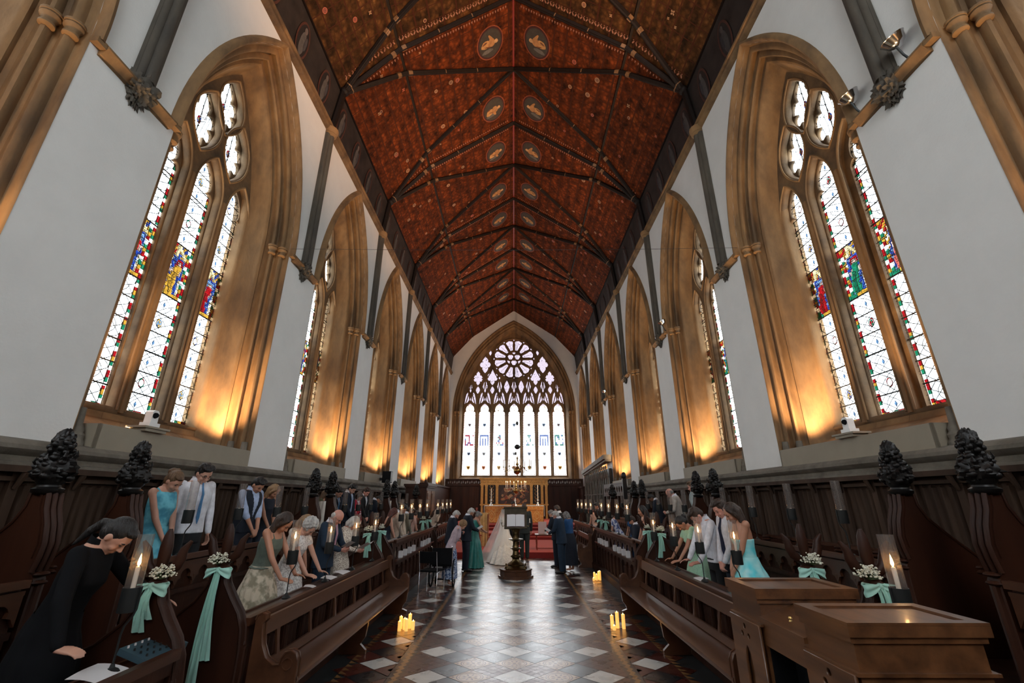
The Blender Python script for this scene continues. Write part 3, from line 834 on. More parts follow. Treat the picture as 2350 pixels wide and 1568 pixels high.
# raised ribs of the rose and main tracery lines
m = MB()
def ring(r, wd, z=RC, x=0, n=48): m.tube([(x + r * math.cos(2 * PI * i / n), EAST + .58, z + r * math.sin(2 * PI * i / n)) for i in range(n + 1)], wd, 6, False)
ring(RR, .07); ring(.66, .04)
for k in range(12):
    t = k * PI / 6; m.tube([(.66 * math.cos(t), EAST + .58, RC + .66 * math.sin(t)), (1.5 * math.cos(t), EAST + .58, RC + 1.5 * math.sin(t))], .032, 6)
for k in range(3):
    t = -PI / 2 + k * 2 * PI / 3; ring(.29, .03, RC + .32 * math.sin(t), .32 * math.cos(t), 24)
def arcs(x0, z0, x1, z1, bul): 
    pts = []
    for i in range(13):
        v = i / 12; pts.append((x0 + (x1 - x0) * v + bul * math.sin(PI * v), EAST + .59, z0 + (z1 - z0) * v))
    m.tube(pts, .04, 6)
for k in range(8):
    xm = (k - 3.5) * 1.15
    for sg in (-1, 1):
        x1 = xm + sg * .575
        if abs(x1) > 3.6 or abs(xm) > 3.6 and abs(x1) > abs(xm): continue
        arcs(xm, 8.5, x1, 11.0, -sg * -.12)
for k in range(7):
    xm = XL[k]
    for sg in (-1, 1):
        x1 = xm + sg * .575
        if abs(x1) > 3.3 or (abs(x1) < 1.6 and abs(xm) < 1.2): continue
        arcs(xm, 10.95, x1, 11.95, sg * .06)
m.build('tracery_rib', M_stonem, WE, 40)
def east_glass():
    g = MB(); L = MB(); Y = EAST + .73; YL = EAST + .715; rnd = random.Random(5)
    def q(x0, x1, z0, z1, c, y=Y): g.col = c; g.poly([(x0, y, z0), (x1, y, z0), (x1, y, z1), (x0, y, z1)])
    def ln(a, b, wd=.012): L.strip((a[0], YL, a[1]), (b[0], YL, b[1]), wd, (0, 1, 0))
    PK = T((.95, .80, .95))
    q(-4, 4, 3.55, 8.9, (.95, .95, .95), Y + .01)
    g.col = PK; g.poly([(-3.9, Y + .01, 8.9), (-3.9, Y + .01, 9.05)] + [(x, Y + .01, z) for x, z in arch(AE + .02, CE, ZE, None, 26) if z > 9.05] + [(3.9, Y + .01, 9.05), (3.9, Y + .01, 8.9)])
    for k, x in enumerate(XL):
        z = 3.68
        while z < 8.4:
            for sg in (-1, 1): q(x + sg * .41 - .028, x + sg * .41 + .028, z, z + .075, T((.75, .10, .12)) if int(z * 10) % 3 else T((.9, .5, .3)))
            z += .13
        for i in range(7): q(x - .38 + i * .12, x - .38 + i * .12 + .07, 3.69, 3.75, T((.7, .08, .08)))
        for sg in (-1, 1):
            ln((x + sg * .375, 3.65), (x + sg * .375, 8.3), .006); ln((x + sg * .45, 3.65), (x + sg * .45, 8.3), .006)
        for zz in (4.75, 5.75, 6.82, 8.10): ln((x - .5, zz), (x + .5, zz), .022)
        # shields
        for zz, sc_ in ((4.2, .13), (5.22, .12), (7.4, .12)):
            cols = [T((.9, .5, .1)), T((.3, .4, .6)), T((.8, .25, .1)), T((.6, .6, .65))]
            cc = cols[(k * 2 + int(zz)) % 4]; p = [(-1, 1), (1, 1), (1, 0), (.6, -.7), (0, -1.1), (-.6, -.7), (-1, 0)]
            g.col = cc; g.poly([(x + a * sc_, Y - .002, zz + b * sc_) for a, b in p])
            g.col = T((1.4, 1.2, .8)) if k % 2 else T((.9, .2, .1)); g.poly([(x + a * sc_ * .5, Y - .004, zz + b * sc_ * .5) for a, b in p])
            for a, b in zip(p, p[1:] + p[:1]): ln((x + a[0] * sc_, zz + a[1] * sc_), (x + b[0] * sc_, zz + b[1] * sc_), .012)
        # picture panels
        bl = [T((.25, .35, .8)), T((.7, .1, .15)), T((.2, .5, .45)), (.9, .9, .95), (.8, .85, .95), (.9, .9, .9)]
        if k != 3:
            for i in range(7):
                for j in range(6):
                    if k in (1, 5):
                        c = bl[0] if (i in (0, 6) or j == 5 or (i % 2 == 0 and j < 4)) else bl[4]
                    elif k in (0, 6): c = bl[1 if k == 0 else 2] if (i in (0, 3) or j in (0, 5)) and rnd.random() < .8 else bl[rnd.choice([0, 3, 4, 5])]
                    else: c = bl[rnd.choice([0, 1 if k == 2 else 2, 3, 4, 5, 2])] if abs(i - 3) < 4 - j * .5 else bl[5]
                    q(x - .34 + i * .097, x - .34 + (i + 1) * .097, 5.82 + j * .14, 5.82 + (j + 1) * .14, c)
        else:
            for i in range(12):
                t0, t1 = PI * i / 12, PI * (i + 1) / 12
                ln((x + .18 * math.cos(t0), 6.55 + .2 * math.sin(t0)), (x + .18 * math.cos(t1), 6.55 + .2 * math.sin(t1)), .02)
            for sg in (-1, 1): ln((x + sg * .18, 5.85), (x + sg * .18, 6.55), .015)
        for i in range(14):
            t = 2 * PI * i / 14; t1 = 2 * PI * (i + 1) / 14
            ln((x + .06 * math.cos(t), 8.36 + .06 * math.sin(t)), (x + .06 * math.cos(t1), 8.36 + .06 * math.sin(t1)), .015)
        # painted golden canopies in the heads
        for i in range(10):
            a = rnd.uniform(-.38, .38); b = rnd.uniform(8.45, 8.95); g.col = T((.9, .6, .3)); r = .05
            g.poly([(x + a, Y - .003, b - r), (x + a + r, Y - .003, b), (x + a, Y - .003, b + r), (x + a - r, Y - .003, b)])
    # lines and beads in tracery lights
    for i in range(420):
        t = rnd.uniform(0, 2 * PI); x = rnd.uniform(-3.8, 3.8); z = rnd.uniform(9.0, 14.6); r = rnd.uniform(.02, .045)
        g.col = rnd.choice([T((.5, .22, .45)), T((.75, .3, .5)), T((.4, .4, .9)), T((1.2, .8, .3))]); g.poly([(x, Y - .003, z - r), (x + r, Y - .003, z), (x, Y - .003, z + r), (x - r, Y - .003, z)])
    for k in range(12):
        t = PI / 12 + k * PI / 6
        ln((.8 * math.cos(t), RC + .8 * math.sin(t)), (1.5 * math.cos(t), RC + 1.5 * math.sin(t)), .02)
    g.build('stained_glass', M_stain, WE); L.build('leading', M_lead, WE)
east_glass()
# west end wall, behind the camera; its unseen window is added for fill light
struct(curve_plate('wall_west', ew, [arch(3.5, CE, 8.6, 6.8, 20)], .14, 0, lambda a, b, c: (a, WEST - .07 + c, b), M_plaster))
m = MB(); m.col = (.9, .93, .95); m.poly([(x, WEST - .1, z) for x, z in arch(3.52, CE, 8.6, 6.78, 20)])
WW = struct(empty('window_west')); WW.name = 'window_%d' % (wn + 2); m.build('glass', M_stain, WW)
m = MB()
for k in range(-2, 3): m.box(k * 1.2 - .08, k * 1.2 + .08, WEST - .15, WEST, 6.8, 12.2)
m.build('mullion', M_stonem, WW)

# --- floor
M_tile = None
def tile_mat():
    m = bpy.data.materials.new('floor_tiles'); m.use_nodes = True; nt = m.node_tree; L = nt.links.new; b = nt.nodes['Principled BSDF']
    a = nt.nodes.new('ShaderNodeAttribute'); a.attribute_name = 'Col'
    tcn = nt.nodes.new('ShaderNodeTexCoord'); n1 = nt.nodes.new('ShaderNodeTexNoise'); n1.inputs['Scale'].default_value = 5; n1.inputs['Detail'].default_value = 8
    L(tcn.outputs['Object'], n1.inputs['Vector'])
    r = nt.nodes.new('ShaderNodeValToRGB'); r.color_ramp.elements[0].color = (.74, .74, .74, 1); r.color_ramp.elements[0].position = .3; r.color_ramp.elements[1].position = .62; L(n1.outputs[0], r.inputs[0])
    mu = nt.nodes.new('ShaderNodeMixRGB'); mu.blend_type = 'MULTIPLY'; mu.inputs[0].default_value = 1; L(a.outputs['Color'], mu.inputs[1]); L(r.outputs[0], mu.inputs[2]); L(mu.outputs[0], b.inputs['Base Color'])
    r2 = nt.nodes.new('ShaderNodeMapRange'); r2.inputs['To Min'].default_value = .17; r2.inputs['To Max'].default_value = .42; L(n1.outputs[0], r2.inputs[0]); L(r2.outputs[0], b.inputs['Roughness'])
    bp = nt.nodes.new('ShaderNodeBump'); bp.inputs['Strength'].default_value = .12; bp.inputs['Distance'].default_value = .02; L(n1.outputs[0], bp.inputs['Height']); L(bp.outputs[0], b.inputs['Normal'])
    b.inputs['Specular IOR Level'].default_value = .8; b.inputs['Coat Weight'].default_value = .7; b.inputs['Coat Roughness'].default_value = .3
    return m
M_tile = tile_mat()
m = MB(); m.poly([(-5.4, WEST - .3, -.004), (5.4, WEST - .3, -.004), (5.4, EAST + .3, -.004), (-5.4, EAST + .3, -.004)])
FLOOR = struct(m.build('floor', mat('floor_slate', (.035, .04, .042), .35, var=.4, scale=3)))
m = MB(); HX, HY, Y0 = .26, .23, 6.13
WHT, BLU, RED, BRN, BLK, TAN, LIN = (.72, .70, .65), (.085, .115, .13), (.085, .018, .012), (.060, .027, .022), (.012, .014, .017), (.52, .37, .25), (.13, .055, .045)
rf = random.Random(11)
def dia(cx, cy, col, hx=HX, hy=HY, g=.006, z=0.):
    _k = rf.uniform(.85, 1.12); m.col = tuple(c * _k for c in col); gx = hx - g
    gy = hy - g; m.poly([(cx, cy - gy, z), (cx + gx, cy, z), (cx, cy + gy, z), (cx - gx, cy, z)])
def checker(cx, cy, ca, cb, n=4):
    for i in range(n):
        for j in range(n):
            u = (i + .5) / n - .5; v = (j + .5) / n - .5
            dia(cx + (u - v) * HX, cy + (u + v) * HY, ca if (i + j) % 2 else cb, HX / n, HY / n, .003)
def rosette(cx, cy):
    dia(cx, cy, TAN)
    def ringp(r0, r1, col, z, n=16):
        m.col = col
        for i in range(n):
            a, b = 2 * PI * i / n, 2 * PI * (i + 1) / n
            m.poly([(cx + r0 * math.cos(a), cy + r0 * .9 * math.sin(a), z), (cx + r1 * math.cos(a), cy + r1 * .9 * math.sin(a), z), (cx + r1 * math.cos(b), cy + r1 * .9 * math.sin(b), z), (cx + r0 * math.cos(b), cy + r0 * .9 * math.sin(b), z)])
    ringp(.150, .164, LIN, .0006); ringp(.125, .132, LIN, .0006)
    for k in range(8):
        t = k * PI / 4 + PI / 8; m.col = LIN; r = .075
        x, y = cx + r * math.cos(t), cy + r * .9 * math.sin(t); a = .03
        m.poly([(x + a * math.cos(t + q) * (1 if q % PI < .1 else .45), y + a * math.sin(t + q) * (1 if q % PI < .1 else .45), .0006) for q in (0, PI / 2, PI, 3 * PI / 2)])
    ringp(.0001, .022, LIN, .0006, 8)
    for k in range(4):
        t = k * PI / 2; x, y = cx + .20 * math.cos(t), cy + .18 * math.sin(t); m.col = LIN
        m.poly([(x + .022 * math.cos(q), y + .02 * math.sin(q), .0006) for q in (0, PI / 2, PI, 3 * PI / 2)])
jmax = int((17.1 - 0) / HY)
for j in range(-30, 50):
    y = Y0 + j * HY
    if y > 17.0 or y < -1: continue
    for i in range(-5, 6):
        if (i + j) % 2: continue
        x = i * HX; ai = abs(i); jj = j % 8
        if ai == 0:
            if j % 4 == 0: dia(x, y, WHT)
            else: rosette(x, y)
        elif ai == 1:
            if jj in (3, 5): dia(x, y, BLU)
            else: checker(x, y, LIN, (.24, .165, .145), 4)
        elif ai == 2:
            if jj == 4: checker(x, y, LIN, (.24, .165, .145), 4)
            else: rosette(x, y)
        elif ai == 3: dia(x, y, BLU)
        elif ai == 4:
            if j % 4 == 0: dia(x, y, WHT)
            else: checker(x, y, BRN, (.078, .027, .020), 3)
        else: checker(x, y, BRN, (.078, .027, .020), 3)
for s in (-1, 1):
    # zigzag border
    y = -.5
    while y < 17:
        m.col = (.30, .15, .045)
        pass
        xa = s * 1.40
        m.poly([(xa - .045, y, .0014), (xa + .015, y, .0014), (xa + .055, y + .06, .0014), (xa - .005, y + .06, .0014)])
        m.poly([(xa - .005, y + .06, .0014), (xa + .055, y + .06, .0014), (xa + .015, y + .12, .0014), (xa - .045, y + .12, .0014)])
        m.col = BLK; m.poly([(xa - .075, y, .0006), (xa + .085, y, .0006), (xa + .085, y + .12, .0006), (xa - .075, y + .12, .0006)])
        # sawtooth outer border
        m.col = (.28, .14, .05); xb = s * 2.05
        m.poly([(xb - .05, y, .0014), (xb + .05, y, .0014), (xb - .05, y + .10, .001)])
        y += .12
    for j in range(-30, 50):
        y = Y0 + j * HY
        if y > 17.0 or y < -1: continue
        for i in (6, 7):
            if (i + j) % 2: continue
            x = s * (i * HX + .15)
            if i == 6:
                if j % 4 == 2: dia(x, y, WHT)
                else: dia(x, y, BLK)
            else: dia(x, y, RED)
        if j % 2: # half tiles next to the border
            m.col = RED; x = s * (5 * HX + .19 - .0); m.poly([(x, y - HY + .01, 0), (x, y + HY - .01, 0), (x + s * .24, y, 0)])
for f_ in (0,): pass
TIL = struct(m.build('floor_tiles', M_tile)); adopt(TIL, FLOOR)
# ================================================================ JOINERY
SIDE = {-1: 'left', 1: 'right'}
FB = [(-.6, 3.80, .91), (4.60, 9.10, .91), (9.85, 14.35, 1.15), (15.1, 19.4, 1.15)]     # front desks
BB = [(-.6, 3.84), (4.68, 8.97), (9.84, 14.1), (15.0, 18.4)]                             # back stalls
WHERE = ['nearest to the camera', 'beside the long bench', 'beyond the first gangway', 'farthest down the aisle']
X_FD, X_BD = 2.46, 3.74
# dark linenfold panelling along the walls
def linenfold(m, s, x, y0, y1, z0, z1, n=4, r=.018):
    for i in range(n):
        y = y0 + (y1 - y0) * (i + .5) / n; w_ = (y1 - y0) / n * .32
        m.loft([[(s * x, y - w_, z), (s * (x - r), y - w_ * .3, z), (s * (x - r), y + w_ * .3, z), (s * x, y + w_, z)] for z in (z0, z1)])
        m.poly([(s * x, y - w_, z1), (s * (x - r), y, z1 + .03), (s * x, y + w_, z1)])
for s in (-1, 1):
    m = MB()
    m.box(*sorted((s * 4.86, s * 4.98)), WEST, EAST, .45, 2.26)
    y = WEST + .2
    while y < 24:
        m.box(*sorted((s * 4.81, s * 4.86)), y - .045, y + .045, .9, 2.2)
        linenfold(m, s, 4.86, y + .07, y + .53, 1.15, 2.08, 4, .03)
        m.tube([(s * 4.80, y, 2.05), (s * 4.77, y, 2.12), (s * 4.74, y, 2.2)], [.02, .028, .035], 6)
        y += .60
    m.box(*sorted((s * 4.80, s * 4.86)), WEST, 24, 2.12, 2.16); m.box(*sorted((s * 4.72, s * 4.88)), WEST, EAST, 2.2, 2.26)
    m.box(*sorted((s * 4.79, s * 4.86)), WEST, 24, 1.02, 1.1)
    tn += 1; struct(m.build('trim_%d' % tn, M_panel))
    # platforms
    m = MB(); m.box(*sorted((s * 2.38, s * 5.0)), WEST, 19.4, 0, .15); m.box(*sorted((s * 3.70, s * 5.0)), WEST, 18.5, .15, .62)
    tn += 1; struct(m.build('trim_%d' % tn, M_wood))

def cusp_frieze(m, s, x, y0, y1, ztop, drop, unit=.27, th=.03):
    n = max(1, round((y1 - y0) / unit)); u = (y1 - y0) / n
    for k in range(n):
        a = y0 + k * u; pts = [(a, ztop), (a, ztop - drop)]
        for i in range(13):
            t = PI * i / 12; r = u * .46 * (.62 + .38 * abs(math.cos(1.5 * (t - PI / 2))) ** .6)
            pts.append((a + u / 2 - r * math.cos(t), ztop - drop * .85 + r * math.sin(t) * .95))
        pts += [(a + u, ztop - drop), (a + u, ztop)]
        m.prism(pts, lambda p, q: (s * x, p, q), lambda p, q: (s * (x + th), p, q))
        m.tube([(s * (x + th / 2), a, ztop - drop * .6), (s * (x + th / 2), a, ztop - drop * 1.1)], [.022, .012], 6)
def poppyhead_mesh():
    m = MB()
    m.lathe([(.05, 0), (.075, .02), (.05, .045), (.06, .07)], 10)
    def petal(path, w_, t):
        rings = []
        for i, (x, z) in enumerate(path):
            k = math.sin(PI * (i + .6) / (len(path) + .2)); a, b = path[max(0, i - 1)], path[min(len(path) - 1, i + 1)]
            d = Vector((b[0] - a[0], 0, b[1] - a[1])).normalized(); n_ = Vector((d.z, 0, -d.x))
            rings.append([Vector((x, 0, z)) + n_ * (w_ * k * math.cos(q)) + Vector((0, t * k * math.sin(q) * (1.3 if abs(math.cos(q)) < .3 else .8), 0)) for q in [2 * PI * j / 10 for j in range(10)]])
        m.loft(rings)
    petal([(0, .05), (0, .12), (0, .2), (0, .28), (.0, .36), (.0, .41)], .050, .045)
    for sg in (-1, 1): petal([(sg * .01, .05), (sg * .05, .09), (sg * .11, .14), (sg * .135, .20), (sg * .145, .26), (sg * .19, .32)], .044, .040)
    return m.mesh('poppyhead', M_wood, 50)
ME_POP = poppyhead_mesh()
def finial_mesh():
    m = MB(); rnd = random.Random(4)
    m.lathe([(.075, 0), (.10, .02), (.105, .045), (.08, .06), (.075, .075), (.095, .10), (.11, .16)], 14)
    base = [('b', (0, 0, .20), (.145, .12, .12)), ('t', (0, 0, .41), (.072, .072, .13))]
    for _, c, r in base:
        k = MB(); k.ell((0, 0, 0), (1, 1, 1), 28, 18); vv = []
        for v in k.v:
            p = Vector(v); a = noise.noise(p * 4.2 + Vector((c[2] * 9, 0, 0))); q = 1 + .30 * a + .12 * math.sin(9 * math.atan2(p.y, p.x)) * math.sin(8 * p.z)
            vv.append((c[0] + p.x * r[0] * q, c[1] + p.y * r[1] * q, c[2] + p.z * r[2] * (1 + .2 * a)))
        n0 = len(m.v); m.v.extend(vv)
        for f in k.f: m.face([n0 + i for i in f])
    for j in range(26):
        t = j * 2.4; z = .13 + .007 * j; r = .125 - .0015 * j
        c = (r * math.cos(t), r * .85 * math.sin(t), z); m.ell(c, (.036, .036, .030), 8, 6)
        if j % 3 == 0: m.tube([c, (c[0] * 1.35, c[1] * 1.35, z + .045), (c[0] * 1.25, c[1] * 1.25, z + .085)], [.026, .018, .003], 6, True, .6)
    for j in range(34):
        q = j / 34; t = j * 2.4; r = .075 * math.sin(PI * min(.95, .25 + q * .75)); m.ell((r * math.cos(t), r * math.sin(t), .31 + .21 * q), (.024, .024, .026), 7, 5)
    return m.mesh('carved_finial', M_carv, 40)
ME_FIN = finial_mesh()
def bench_end(parent, s, yc, x0, pop=True):
    """front desk end with poppyhead; x0 aisle edge"""
    pts = [(0, 0), (0, .70), (.02, .86), (.07, .98), (.16, 1.10), (.24, 1.22), (.27, 1.32), (.36, 1.32), (.39, 1.22), (.48, 1.08), (.64, .95), (.80, .88), (.90, .86), (.90, 0)]
    m = MB(); m.prism(pts, lambda a, b: (s * (x0 + a), yc - .04, b), lambda a, b: (s * (x0 + a), yc + .04, b))
    for e in (-.045, .045):
        m.tube([(s * (x0 + a), yc + e, b) for a, b in pts[:7]], .014, 6); m.tube([(s * (x0 + a + .02), yc + e, b) for a, b in pts[1:6]], .008, 5)
        m.tube([(s * (x0 + a), yc + e, b) for a, b in pts[7:13]], .012, 6)
    o = m.build('bench_end', M_wood, parent, 40)
    p = put(ME_POP, 'poppyhead', o); p.location = (s * (x0 + .315), yc, 1.32)
    return o
def slope_board(m, s, x0, x1, z0, z1, y0, y1, th=.03):
    m.prism([(x0, z0), (x1, z1), (x1, z1 - th), (x0, z0 - th)], lambda a, b: (s * a, y0, b), lambda a, b: (s * a, y1, b))
for s in (-1, 1):
    for b, (y0, y1, zt) in enumerate(FB):
        r = empty('choir_desk', (0, 0, 0))
        tag(r, 'oak front choir desk with poppyhead ends, %s side, %s' % (SIDE[s], WHERE[b]), 'choir desk', 'front row choir desks')
        m = MB(); slope_board(m, s, X_FD, X_FD + .34, zt, zt - .07, y0 + .04, y1 - .04)
        m.box(*sorted((s * (X_FD - .03), s * (X_FD + .03))), y0 + .04, y1 - .04, zt - .05, zt + .015)
        m.box(*sorted((s * (X_FD + .32), s * (X_FD + .35))), y0 + .04, y1 - .04, zt - .11, zt - .045)
        m.build('desk_top', M_woodh, r)
        m = MB(); ztop = zt - .05 if b < 2 else .76
        m.box(*sorted((s * (X_FD + .03), s * (X_FD + .06))), y0 + .04, y1 - .04, .05, ztop)
        m.box(*sorted((s * (X_FD - .01), s * (X_FD + .03))), y0 + .04, y1 - .04, .05, .20); m.box(*sorted((s * X_FD, s * (X_FD + .03))), y0 + .04, y1 - .04, ztop - .09, ztop)
        n = round((y1 - y0) / .42)
        for k in range(n + 1):
            y = y0 + .04 + (y1 - y0 - .08) * k / n
            m.box(*sorted((s * (X_FD - .005), s * (X_FD + .03))), y - .035, y + .035, .2, ztop - .09)
            m.tube([(s * (X_FD - .01), y, .2), (s * (X_FD - .01), y, ztop - .16)], .014, 6); m.ell((s * (X_FD - .012), y, ztop - .14), (.02, .024, .028), 8, 6)
        for k in range(n):
            a = y0 + .04 + (y1 - y0 - .08) * k / n; c = a + (y1 - y0 - .08) / n
            linenfold(m, s, X_FD + .03, a + .05, c - .05, .25, ztop - .2, 3, .022)
        m.build('front_panel', M_wood, r)
        if b >= 2:
            m = MB(); m.box(*sorted((s * (X_FD - .06), s * (X_FD + .10))), y0 + .04, y1 - .04, .76, .785); m.build('ledge', M_woodh, r)
            n = round((y1 - y0) / .45); u = (y1 - y0 - .08) / n; holes = []
            for k in range(n):
                c = y0 + .04 + u * (k + .5); holes.append([(c + p, q) for p, q in trefoil_head(0, u * .30, .80, .90, 1.02, .3)])
                holes.append([(c + u * .5 * 0 + .03 * math.cos(t) + u * .38 * 0 + u * .40, 1.02 + .03 * math.sin(t)) for t in [2 * PI * i / 10 for i in range(10)]])
            curve_plate('arcade', [(y0 + .04, .785), (y1 - .04, .785), (y1 - .04, zt - .04), (y0 + .04, zt - .04)], holes, .03, .004, lambda a, c, d, s=s: (s * (X_FD + .03 + d), a, c), M_wood, r)
        for ye in (y0, y1): bench_end(r, s, ye, X_FD - .02)
    # back desks: tracery frieze, seat of the front row, plain panel
    for b, (y0, y1) in enumerate(BB):
        Y0_, Y1_ = y0, y1; y0 += .10; y1 -= .10
        r = empty('choir_desk', (0, 0, 0))
        tag(r, 'oak back choir desk with tracery frieze, %s side, %s' % (SIDE[s], WHERE[b]), 'choir desk', 'back row choir desks')
        m = MB(); slope_board(m, s, X_BD - .03, X_BD + .27, 1.36, 1.30, y0, y1); m.box(*sorted((s * (X_BD - .06), s * (X_BD + .0))), y0, y1, 1.32, 1.375); m.box(*sorted((s * (X_BD - .04), s * (X_BD + .0))), y0, y1, 1.27, 1.30)
        m.build('desk_top', M_woodh, r)
        m = MB(); cusp_frieze(m, s, X_BD - .035, y0, y1, 1.27, .21, .30); m.build('tracery_frieze', M_woodh, r)
        m = MB(); m.box(*sorted((s * X_BD, s * (X_BD + .03))), y0, y1, .15, 1.32)
        m.box(*sorted((s * (X_BD - .03), s * (X_BD + .0))), y0, y1, .98, 1.03); m.box(*sorted((s * (X_BD - .02), s * (X_BD + .0))), y0, y1, .60, .64)
        m.build('front_panel', M_wood, r)
        m = MB(); m.box(*sorted((s * (X_BD - .38), s * (X_BD))), y0, y1, .56, .60); m.box(*sorted((s * (X_BD - .10), s * (X_BD - .06))), y0, y1, .15, .56); m.build('seat', M_woodh, r)
        # stalls against the wall
        y0, y1 = Y0_, Y1_
        r = empty('choir_stalls', (0, 0, 0))
        tag(r, 'row of dark carved stalls with foliage finials, %s wall, %s' % (SIDE[s], WHERE[b]), 'choir stalls', 'carved back stalls')
        m = MB(); m.box(*sorted((s * 4.42, s * 4.86)), y0, y1, .88, .93); m.box(*sorted((s * 4.42, s * 4.45)), y0, y1, .45, .88); m.build('seat', M_wood, r)
        n = round((y1 - y0) / .66)
        m = MB(); m.box(*sorted((s * 4.70, s * 4.86)), y0, y1, 1.30, 1.34); m.build('back_rail', M_woodh, r)
        for k in range(n + 1):
            y = y0 + (y1 - y0) * k / n; m = MB()
            m.prism([(4.86, .45), (4.40, .45), (4.42, .9), (4.50, 1.02), (4.44, 1.2), (4.36, 1.27), (4.36, 1.31), (4.86, 1.31)], lambda a, c: (s * a, y - .03, c), lambda a, c: (s * a, y + .03, c))
            m.lathe([(.06, 0), (.075, .015), (.06, .03), (.05, .04), (.07, .055), (.06, .07)], 12, (s * 4.40, y, 1.29))
            m.build('arm_rest', M_wood, r, 40)
        for ye in (y0, y1):
            pts = [(3.72, .15), (3.72, 1.36), (3.76, 1.42), (3.74, 1.52), (3.73, 1.62), (3.76, 1.76), (3.81, 1.88), (3.83, 2.0), (3.97, 2.0), (3.98, 1.9), (4.04, 1.78), (4.18, 1.64), (4.34, 1.50), (4.48, 1.38), (4.62, 1.32), (4.86, 1.30), (4.86, .15)]
            m = MB(); m.prism(pts, lambda a, c: (s * a, ye - .05, c), lambda a, c: (s * a, ye + .05, c))
            for e in (-.055, 0, .055): m.tube([(s * (a - .005), ye + e, c) for a, c in pts[2:8]], .018, 6)
            for e in (-.055, .055): m.tube([(s * a, ye + e, c) for a, c in pts[8:15]], .012, 6); m.tube([(s * (a + .05), ye + e, c) for a, c in pts[3:8]], .008, 5)
            m.tube([(s * 3.72, ye, .45), (s * 3.72, ye, 1.36)], .03, 8)
            for z in (.5, 1.34, 1.40): m.ell((s * 3.72, ye, z), (.045, .06, .02), 10, 6)
            for k in range(4): m.ell((s * (4.06 + .12 * k), ye, 1.80 - .125 * k), (.022, .022, .022), 8, 6)
            o = m.build('end_panel', M_wood, r, 40)
            f = put(ME_FIN, 'carved_finial', o); f.location = (s * 3.90, ye, 1.99); f.rotation_euler = (0, 0, ye * 1.7)

# long benches beside the aisle
def bench(s, y0, y1, label):
    r = empty('church_bench', (0, 0, 0)); tag(r, label, 'bench', 'long aisle benches')
    prof = [(2.40, 0), (2.40, .90), (2.385, .94), (2.35, .955), (2.315, .94), (2.31, .90), (2.335, .87), (2.33, .80), (2.31, .70), (2.26, .60), (2.18, .545), (2.12, .55), (2.11, .60), (2.08, .645), (2.03, .655), (1.985, .63), (1.965, .58), (1.965, .34), (1.98, .20), (2.03, .14), (2.05, .08), (1.96, .05), (1.96, 0)]
    for ye, th in ((y0, .035), (y1, .035), ((y0 + y1) / 2, .025)):
        m = MB()
        if abs(ye - (y0 + y1) / 2) > .1:
            pts = prof
        else: pts = [(2.36, 0), (2.36, .42), (2.0, .42), (2.0, .34), (2.02, .2), (2.08, .12), (2.0, .05), (2.0, 0)]
        m.prism(pts, lambda a, c: (s * a, ye - th, c), lambda a, c: (s * a, ye + th, c))
        if len(pts) > 12:
            for e in (-th, th): m.tube([(s * a, ye + e, c) for a, c in pts[1:18]], .010, 5)
            m.lathe([(.001, -.01), (.05, -.008), (.06, 0), (.06, .002)], 14, (0, 0, 0)) if False else None
            for e in (-1, 1):
                cc = [(s * (2.05 + .045 * math.cos(t)), ye + e * (th + .004), .555 + .045 * math.sin(t)) for t in [2 * PI * i / 16 for i in range(17)]]; m.tube(cc, .006, 5)
        m.build('end_panel' if len(pts) > 12 else 'mid_support', M_bench, r, 40)
    m = MB(); m.prism([(1.955, .425), (1.96, .445), (2.0, .45), (2.33, .44), (2.33, .41), (1.96, .405)], lambda a, c: (s * a, y0, c), lambda a, c: (s * a, y1, c)); m.build('seat', M_bench, r, 30)
    m = MB(); m.prism([(2.345, .75), (2.375, .75), (2.40, .88), (2.385, .895), (2.36, .89)], lambda a, c: (s * a, y0, c), lambda a, c: (s * a, y1, c))
    m.build('back_rail', M_bench, r)
    m = MB(); m.prism([(2.315, .45), (2.34, .45), (2.355, .53), (2.33, .53)], lambda a, c: (s * a, y0, c), lambda a, c: (s * a, y1, c)); m.build('lower_rail', M_bench, r)
    n = 6
    for k in range(n):
        y = y0 + (y1 - y0) * (k + .5) / n; m = MB()
        m.prism([(y - .03, .52), (y - .022, .62), (y - .035, .77), (y + .035, .77), (y + .022, .62), (y + .03, .52)], lambda a, c: (s * (2.325 + (c - .5) * .16), a, c), lambda a, c: (s * (2.345 + (c - .5) * .16), a, c))
        m.build('slat', M_bench, r)
    return r
bench(-1, 4.72, 9.15, 'long dark polished bench with slatted back on the left of the aisle')
bench(1, 4.72, 9.15, 'long dark polished bench with slatted back on the right, behind the chamber organ')
bench(1, 14.9, 17.6, 'distant slatted bench on the right beyond the second gangway')

